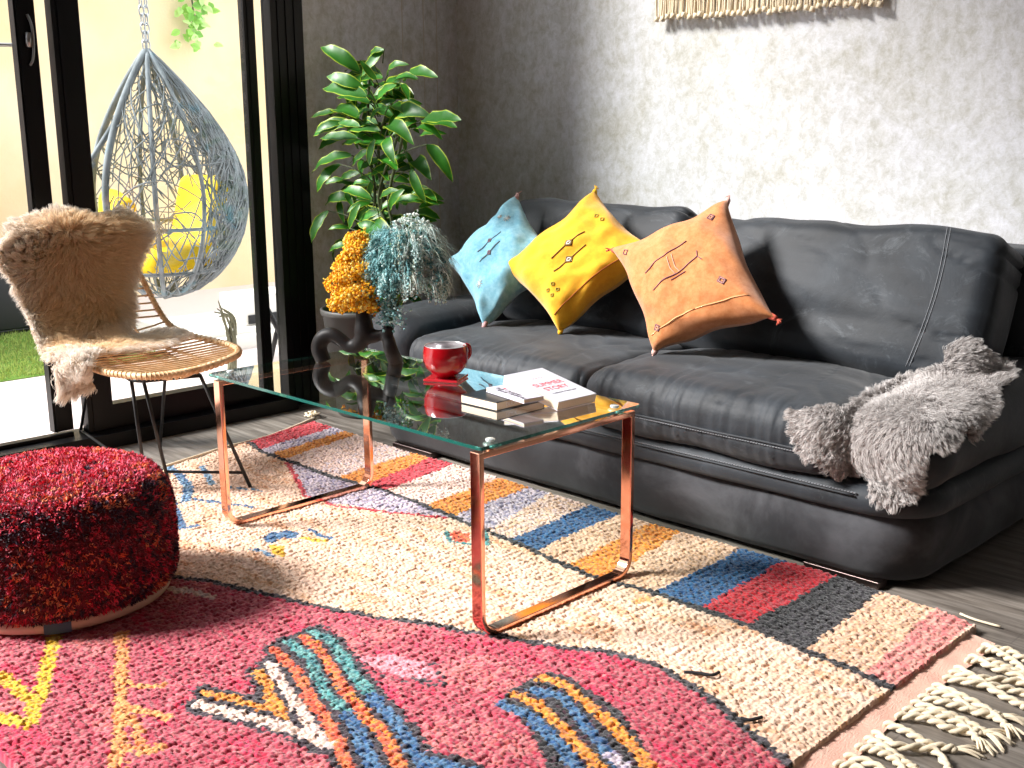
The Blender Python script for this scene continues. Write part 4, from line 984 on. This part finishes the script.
pillow('throw_pillow', 'burnt orange throw pillow with tasselled corners, right of the three on the sofa', og_b, og_r, og_t, og_l, .10, (186, 106, 50), (204, 132, 76), 14,
       [(mau, [[.0018, (-.55, .12), (-.30, .22), (-.12, .24)], [.0018, (-.12, .24), (.28, .38)], [.0018, (-.52, -.22), (-.25, -.14), (.0, -.1), (.36, .06)], [.0015, (.36, .06), (.42, -.02)], [.0015, (.36, .06), (.38, .16)], [.0015, (-.16, -.18), (.1, -.12)],
               diamond(.58, -.42, .07), diamond(.58, -.42, .04), diamond(-.74, -.76, .06), diamond(.74, .72, .06), diamond(-.76, .70, .06)]), (tan, [[.0014, (-.08, .2), (-.1, .0), (-.06, -.1)], [.0014, (0, .22), (-.02, .0), (.02, -.1)], diamond(-.74, -.76, .03), diamond(.58, -.42, .055, .0012), diamond(.74, .72, .03)])],
       [mm('pink_white_thread', (214, 170, 160)), mm('coral_thread', (200, 90, 70))], (mm('pale_orange_seam', (232, 170, 120)), [(-.9, -.80), (.0, -.74), (.86, -.70)]), fcol=(216, 150, 98))

# ------------------------------------------------------------------ grey sheepskin over the arm
def catmull_closed(L, n=4): return [(p.x, p.y) for p in cr([(x, y, 0) for x, y in L], n, closed=True)]
outl = [(789, 411), (800, 409), (816, 407), (831, 402), (845, 405), (862, 395), (890, 381), (915, 372), (940, 364), (943, 350), (956, 341), (972, 338), (984, 345), (992, 357), (1004, 362), (1014, 374), (1010, 384), (998, 390), (996, 402), (988, 418), (978, 436), (968, 440), (962, 430), (955, 444), (942, 452), (930, 450), (924, 462), (921, 485), (916, 498), (902, 506), (880, 505), (868, 495), (866, 478), (858, 470), (846, 480), (835, 483), (822, 465), (812, 458), (805, 461), (795, 440), (792, 425)]
poly = catmull_closed([(x, y) for x, y in outl], 3)
pa = np.array(poly)
gx, gy = np.meshgrid(np.arange(782, 1020, 3.0), np.arange(332, 512, 3.0))
ins = inpoly([tuple(q) for q in poly], gx.ravel(), gy.ravel()).reshape(gx.shape)
hd = {}
def edged(x, y): return nearline(np.r_[pa, pa[:1]], np.array([x]), np.array([y]))[0]
for j in range(gx.shape[0]):
    for i in range(gx.shape[1]):
        if not ins[j, i]: continue
        x, y = gx[j, i], gy[j, i]; h, n_ = hit(x, y)
        if h is None: continue
        hd[(i, j)] = [h, n_]
# smooth depth so the hide bridges the sofa's grooves
dep = {k: (v[0]-Vector(CP)).length for k, v in hd.items()}
for it in range(14):
    nd = {}
    for (i, j), d in dep.items():
        nb = [dep[q] for q in ((i-1, j), (i+1, j), (i, j-1), (i, j+1)) if q in dep]
        nd[(i, j)] = min(d, .5*d+.5*sum(nb)/len(nb)) if nb else d
    dep = nd
HP = {}
for (i, j), d in dep.items():
    x, y = gx[j, i], gy[j, i]; dr_ = Vector(fw+R2*(x-512)/FPX-U2*(y-384)/FPX).normalized()
    HP[(i, j)] = Vector(CP)+dr_*(d-.016)
ids = {k: n for n, k in enumerate(HP)}; V = [HP[k] for k in ids]; F = []
for (i, j) in ids:
    q = [(i, j), (i, j+1), (i+1, j+1), (i+1, j)]
    if all(a in ids for a in q): F.append(tuple(ids[a] for a in q))
def hide_strands(V, F, N, Lf, wd, colf, flowf, curl, clump, ncl, lift=.8, spread=.35):
    V = np.array([tuple(v) for v in V]); F = np.array(F)
    A, B, C, D = V[F[:, 0]], V[F[:, 1]], V[F[:, 2]], V[F[:, 3]]
    nr = np.cross(C-A, D-B); ar = np.linalg.norm(nr, axis=1); nr /= ar[:, None]
    flip = ((CP-A)*nr).sum(1) < 0; nr[flip] *= -1
    k = rng.choice(len(F), N, p=ar/ar.sum()); a, b = rng.random((N, 1)), rng.random((N, 1))
    P = (A[k]*(1-a)+B[k]*a)*(1-b)+(D[k]*(1-a)+C[k]*a)*b; n = nr[k]
    fl, L, c, ct = flowf(P, n), Lf(P), *colf(P)
    D0 = n*lift+fl*.4+rng.normal(size=(N, 3))*spread; D1 = n*.15+fl*1.0+rng.normal(size=(N, 3))*spread
    return strands(P, D0, D1, L, wd, 5, curl=curl, clump=clump, nclump=ncl, col=c, coltip=ct)
gs = empty('sheepskin', HP[min(HP, key=lambda k: HP[k].z)], 'light grey sheepskin draped over the right corner of the sofa', 'sheepskin')
mk('hide', V, F, m_ghide, gs)
cen = np.array(at(905, 400, 1, 1.15)); 
def flow_g(P, n):
    f = P-cen; f[:, 2] -= .05; f += rng.normal(size=(1, 3))*0; f -= n*(f*n).sum(1)[:, None]; f /= np.linalg.norm(f, axis=1)[:, None]+1e-9
    w = np.array([[mnoise.noise(Vector(p)*9), mnoise.noise(Vector(p)*9+Vector((5, 0, 0))), mnoise.noise(Vector(p)*9+Vector((0, 5, 0)))] for p in P])
    return f+w*1.6
def col_g(P):
    N = len(P); v = rng.uniform(.75, 1.1, (N, 1)); base = np.array(lin((186, 178, 176)))[None]*v; tip = np.array(lin((240, 236, 234)))[None]*rng.uniform(.85, 1.1, (N, 1)); return base, tip
V2, F2, C2 = hide_strands(V, F, 70000, lambda P: rng.uniform(.020, .034, len(P)), .0019, col_g, flow_g, .012, .55, 2600, .8, .3)
mk('wool', V2, F2, m_wool, gs, colors=C2, smooth=False)

# ------------------------------------------------------------------ pouf
pc = np.array([.165, -.53]); PR = .275; PH = .31
pf = empty('pouf', (pc[0], pc[1], 0), 'round red tufted pouf with orange and black flecks standing on the rug', 'pouf')
prof = [(0, .03), (.22, .03), (.255, .036), (.272, .06), (PR, .10), (PR, .205), (.268, .25), (.25, .288), (.215, .314), (.15, .328), (.07, .333), (0, .334)]
rp = cr([(r, 0, z) for r, z in prof], 4); prf = [(max(0, p.x), p.z) for p in rp]
m_core = Mat('dark_red_backing', (.10, .008, .016), .95)
MB().lathe(prf, (pc[0], pc[1], 0), 64).build('body', m_core, pf)
m_cvs = Mat('cream_canvas', lin((206, 188, 160)), .9)
MB().lathe([(0, .002), (.235, .002), (.256, .010), (.262, .026), (.25, .040), (0, .04)], (pc[0], pc[1], 0), 64).build('canvas_base', m_cvs, pf)
cm = MB(); 
for a0, a1, mt in ((-33, -20, 'b'),):
    cm.grid(lambda u, v: (pc[0]+(.2635-.006*abs(v-.5))*math.cos(math.radians(a0+(a1-a0)*u)), pc[1]+(.2635-.006*abs(v-.5))*math.sin(math.radians(a0+(a1-a0)*u)), .008+.026*v), 10, 4)
cm.build('blue_canvas_stripe', mm('slate_blue_canvas', (70, 96, 120)), pf)
pr = np.array(prf); seg = np.hypot(*(pr[1:]-pr[:-1]).T); rad_ = (pr[1:, 0]+pr[:-1, 0])/2; wgt = seg*rad_; wgt[pr[1:, 1] < .035] = 0
N = 38000; k = rng.choice(len(seg), N, p=wgt/wgt.sum()); t = rng.random(N); r = pr[k, 0]*(1-t)+pr[k+1, 0]*t; z = pr[k, 1]*(1-t)+pr[k+1, 1]*t; th = rng.uniform(0, 2*PI, N)
P = np.c_[pc[0]+r*np.cos(th), pc[1]+r*np.sin(th), z]; tg = pr[k+1]-pr[k]; nr_ = np.c_[tg[:, 1]*np.cos(th), tg[:, 1]*np.sin(th), -tg[:, 0]]; nr_ /= np.linalg.norm(nr_, axis=1)[:, None]; nr_[(nr_*(P-np.array([pc[0], pc[1], .15]))).sum(1) < 0] *= -1
pal = np.array([lin(c) for c in ((208, 28, 62), (232, 62, 88), (178, 16, 48), (242, 112, 140), (236, 104, 60), (242, 150, 100), (50, 20, 50), (34, 16, 40), (160, 46, 110), (136, 10, 36), (236, 166, 186))])
cell = np.floor(P/.011).astype(int); hsh = (cell[:, 0]*73856093 ^ cell[:, 1]*19349663 ^ cell[:, 2]*83492791) & 0x7fffffff
rr2 = np.random.default_rng(5).random(100003)[hsh % 100003]
f1_ = np.array([mnoise.noise(Vector((p[0]*11, p[1]*11, p[2]*14))) for p in P]); f2_ = np.array([mnoise.noise(Vector(((p[0]+p[1])*26, (p[0]-p[1])*7, p[2]*26+7))) for p in P])
pi_ = np.zeros(N, int)
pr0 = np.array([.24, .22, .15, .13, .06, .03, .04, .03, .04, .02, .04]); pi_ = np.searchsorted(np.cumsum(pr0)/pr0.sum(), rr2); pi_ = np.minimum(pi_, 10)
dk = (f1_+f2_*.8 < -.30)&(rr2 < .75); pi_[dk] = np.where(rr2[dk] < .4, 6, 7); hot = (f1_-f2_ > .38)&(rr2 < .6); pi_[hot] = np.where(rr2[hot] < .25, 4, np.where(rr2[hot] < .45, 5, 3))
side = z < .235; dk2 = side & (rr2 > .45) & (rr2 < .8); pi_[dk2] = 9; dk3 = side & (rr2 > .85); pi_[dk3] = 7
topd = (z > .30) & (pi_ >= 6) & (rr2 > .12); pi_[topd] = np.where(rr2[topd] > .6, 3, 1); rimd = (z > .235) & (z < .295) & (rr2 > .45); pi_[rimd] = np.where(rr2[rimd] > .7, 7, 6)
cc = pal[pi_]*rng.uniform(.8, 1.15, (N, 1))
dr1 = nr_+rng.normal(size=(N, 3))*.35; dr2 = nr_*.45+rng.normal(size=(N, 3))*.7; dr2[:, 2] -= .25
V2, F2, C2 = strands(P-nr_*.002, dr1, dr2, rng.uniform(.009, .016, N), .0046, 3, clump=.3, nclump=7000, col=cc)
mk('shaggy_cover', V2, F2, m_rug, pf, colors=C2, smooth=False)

# ------------------------------------------------------------------ rattan chair
ch = empty('rattan_chair', (-.65, .2, FZ), 'low rattan scoop chair with thin black metal legs beside the window', 'chair')
# stations of the scoop: (x, z, y_right, y_left)
STN = [(-.30, .405, .10, .03), (-.33, .405, .20, -.02), (-.42, .402, .34, -.05), (-.52, .398, .42, -.06), (-.64, .395, .465, -.05), (-.76, .396, .47, -.04), (-.87, .408, .44, -.03), (-.945, .44, .40, -.02), (-.985, .50, .375, -.01), (-1.01, .58, .35, .0), (-1.03, .66, .32, .02), (-1.045, .715, .27, .05), (-1.055, .74, .20, .08)]
SS = [(Vector((x, yr, z)), Vector((x, yl, z))) for x, z, yr, yl in STN]
rimp = [a for a, b in SS]+[b for a, b in SS[::-1]]
def lift(p, c=.012): return p
rc = cr(rimp, 5, closed=True); MB().tube(rc, .0105, 8, closed=True).build('rim', m_rattan, ch)
inner = [p+(Vector((-.65 if p.z < .45 else p.x, .16, p.z))-p).normalized()*.018+Vector((0, 0, .004)) for p in rc]
wrp = MB()
for i in range(0, len(rc)):
    q = rc[i]; t = (rc[(i+1) % len(rc)]-q).normalized()
    if i % 1 == 0:
        a = Vector((0, 0, 1)) if abs(t.z) < .9 else Vector((1, 0, 0)); u = t.cross(a).normalized(); w = t.cross(u)
        wrp.tube([q+t*.004*math.cos(k)+(u*math.cos(k)+w*math.sin(k))*.0115 for k in np.linspace(0, 2*PI, 9)[:-1]], .0022, 4, closed=True)
wrp.build('rim_wrapping', m_rattan, ch)
sl = MB()
SR = cr([a for a, b in SS], 3); SLf = cr([b for a, b in SS], 3)
for i in range(2, len(SR)-1, 1):
    a, b = SR[i], SLf[i]; sag = .028 if a.z < .46 else .0
    n_ = Vector((0, 0, -1)) if a.z < .46 else Vector((-1, 0, 0))
    dp = .008 if a.z < .43 else .025
    sl.tube([a.lerp(b, q)+n_*dp*4*q*(1-q) for q in np.linspace(0, 1, 9)], .0036, 6)
for off in (.30, .52, .74):
    sl.tube([SR[i].lerp(SLf[i], off)+(Vector((0, 0, -1)) if SR[i].z < .46 else Vector((-1, 0, 0)))*(.008*4*off*(1-off)+.008) for i in range(0, len(SR))], .005, 6)
sl.build('cane_slats', m_rattan, ch)
def pt2(px, py, z): return Vector(at(px, py, 2, z))
fC, fB = pt2(250.7, 488, 0), pt2(170, 488, 0); fA = pt2(147, 492, 0); fD = pt2(79, 441.7, FZ); fE = pt2(160, 446, FZ)
tC, tB, tA = Vector((-.335, .165, .378)), Vector((-.39, .0, .378)), Vector((-.43, -.02, .378)); tD = pt2(92, 357, .378); tE = Vector((-.80, .30, .37))
for (a, b) in ((tC, fC), (tB, fB), (tA, fA), (tD, fD), (tE, fE)):
    MB().tube([a, b], .0062, 8).build('leg', m_blackm, ch)
MB().tube([fB.lerp(tB, .16), fC.lerp(tC, .14)], .005, 8).build('crossbar', m_blackm, ch)
MB().tube([fA.lerp(tA, .15), fD.lerp(tD, .15)], .005, 8).build('crossbar', m_blackm, ch)
MB().tube([tC, tB, tA, tD, tE, tC], .0062, 8).build('under_frame', m_blackm, ch)
# cream sheepskin on the chair: rows of control points, left to right
def q3(px, py, x): return Vector(at(px, py, 0, x))
def qz(px, py, z): return Vector(at(px, py, 2, z))
rows = [[q3(18, 224, -1.11), q3(56, 214, -1.12), (q3(95, 215, -1.12)), q3(125, 213, -1.11), q3(150, 232, -1.085)],
        [q3(8, 234, -1.06), q3(60, 226, -1.045), q3(95, 224, -1.04), q3(128, 226, -1.035), q3(150, 240, -1.05)],
        [q3(-4, 262, -1.04), q3(52, 262, -1.01), q3(90, 262, -1.0), q3(120, 260, -1.0), q3(143, 253, -1.02)],
        [q3(14, 284, -1.0), q3(52, 290, -.985), q3(88, 290, -.975), q3(112, 290, -.975), q3(131, 285, -1.0)],
        [q3(26, 312, -.96), q3(52, 318, -.955), q3(84, 320, -.94), q3(110, 318, -.94), q3(131, 312, -.96)],
        [q3(33, 338, -.86), q3(54, 342, -.88), q3(84, 344, -.85), q3(112, 338, -.86), q3(134, 333, -.90)],
        [qz(44, 352, .435), qz(62, 354, .435), qz(98, 352, .43), qz(138, 346, .42), qz(172, 334, .415)],
        [qz(52, 364, .415), qz(72, 360, .425), qz(100, 355, .425), qz(146, 352, .415), qz(188, 338, .41)]]
def patch(rows, k=5):
    R = [cr(r, k) for r in rows]; cols = [cr([R[i][j] for i in range(len(R))], k) for j in range(len(R[0]))]
    nj, ni = len(cols), len(cols[0]); V = [cols[j][i] for i in range(ni) for j in range(nj)]
    F = [(i*nj+j, i*nj+j+1, (i+1)*nj+j+1, (i+1)*nj+j) for i in range(ni-1) for j in range(nj-1)]
    return V, F, ni, nj
V1, F1, ni, nj = patch(rows)
flap = [[qz(52, 352, .435), qz(66, 351, .437), qz(82, 352, .435), qz(100, 354, .43)],
        [qz(54, 362, .42), qz(66, 364, .42), qz(80, 366, .42), qz(92, 366, .415)],
        [q3(56, 382, -.66), q3(66, 384, -.65), q3(78, 382, -.65), q3(92, 380, -.64)],
        [q3(58, 394, -.67), q3(66, 396, -.665), q3(76, 394, -.66), q3(96, 388, -.65)]]
Vf, Ff, _, _ = patch(flap, 4)
k = len(V1); VV = V1+Vf; FF = F1+[tuple(i+k for i in f) for f in Ff]
cs = empty('sheepskin', (-.9, .1, .42), 'cream and tan long-haired sheepskin draped over the rattan chair', 'sheepskin')
mk('hide', VV, FF, m_hide, cs)
def edgeness():
    e = []
    for i in range(ni):
        for j in range(nj): e.append(min(j/6, (nj-1-j)/6, i/5, (ni-1-i)/5, 1))
    return e
pxy = lambda P: (lambda d: (512+FPX*(d@R2)/(d@fw), 384-FPX*(d@U2)/(d@fw)))(P-CP)
from mathutils.kdtree import KDTree
ed = edgeness()+[.0]*len(Vf); kd = KDTree(len(VV))
for i, v in enumerate(VV): kd.insert(v, i)
kd.balance()
cn = np.array(q3(85, 285, -.97))
def flow_c(P, n):
    f = P-cn; f[:, 1] *= 1.0; f[:, 2] = f[:, 2]*.6-.14; f -= n*(f*n).sum(1)[:, None]; f /= np.linalg.norm(f, axis=1)[:, None]+1e-9
    w = np.array([[mnoise.noise(Vector(p)*7), mnoise.noise(Vector(p)*7+Vector((5, 0, 0))), mnoise.noise(Vector(p)*7+Vector((0, 5, 0)))] for p in P])
    return f+w*1.5
def col_c(P):
    N = len(P); e = np.array([ed[kd.find(Vector(p))[1]] for p in P]); w = np.clip(e*1.15+rng.normal(size=N)*.12, 0, 1)[:, None]
    c0 = np.array(lin((240, 206, 160)))*w+np.array(lin((240, 226, 208)))*(1-w); c1 = np.array(lin((244, 220, 184)))*w+np.array(lin((252, 246, 240)))*(1-w)
    v = rng.uniform(.85, 1.08, (N, 1)); return c0*v, c1*v
V2, F2, C2 = hide_strands(VV, FF, 70000, lambda P: rng.uniform(.030, .050, len(P)), .0020, col_c, flow_c, .010, .5, 1600, .6, .26)
mk('wool', V2, F2, m_wool, cs, colors=C2, smooth=False)

# ------------------------------------------------------------------ wall hanging
x0, x1 = .02, .955
wh = empty('macrame_wall_hanging', ((x0+x1)/2, YB-.02, 1.55), 'cream cord macrame fringe hanging high on the mottled wall', 'wall hanging')
MB().tube([Vector((x0-.06, YB-.035, 1.98)), Vector((x1+.06, YB-.035, 1.98))], .012, 12).build('wooden_rod', Mat('pale_wood', lin((190, 150, 105)), .6), wh)
mc = MB(); x = x0; i = 0
while x < x1:
    zb = 1.562-.020*(x-x0)/(x1-x0)+random.uniform(-.008, .008)
    for s in range(3):
        xx = x+(s-1)*.0035; yy = YB-.028+random.uniform(-.008, .008); sw = random.uniform(-.006, .006)
        mc.tube(cr([(xx, YB-.03, 1.98), (xx+sw*.5, yy, 1.8), (xx+sw, yy, 1.66), (xx+sw+random.uniform(-.006, .006), yy-.002, zb+random.uniform(-.004, .008))], 4), .0034, 5)
    if i % 2 == 0: mc.tube([Vector((x, YB-.034, zb+.012)), Vector((x+random.uniform(-.004, .004), YB-.036, zb-.006))], [.009, .011], 7)
    x += random.uniform(.0105, .0145); i += 1
mc.build('cord_fringe', m_cotton, wh)
kn_ = MB()
for r in range(4):
    for x in np.arange(x0+.02+(r % 2)*.02, x1, .04): kn_.tube(cr([(x-.012, YB-.03, 1.93-r*.035), (x, YB-.045, 1.925-r*.035), (x+.012, YB-.03, 1.93-r*.035)], 3), .007, 6)
kn_.build('knots', m_cotton, wh)
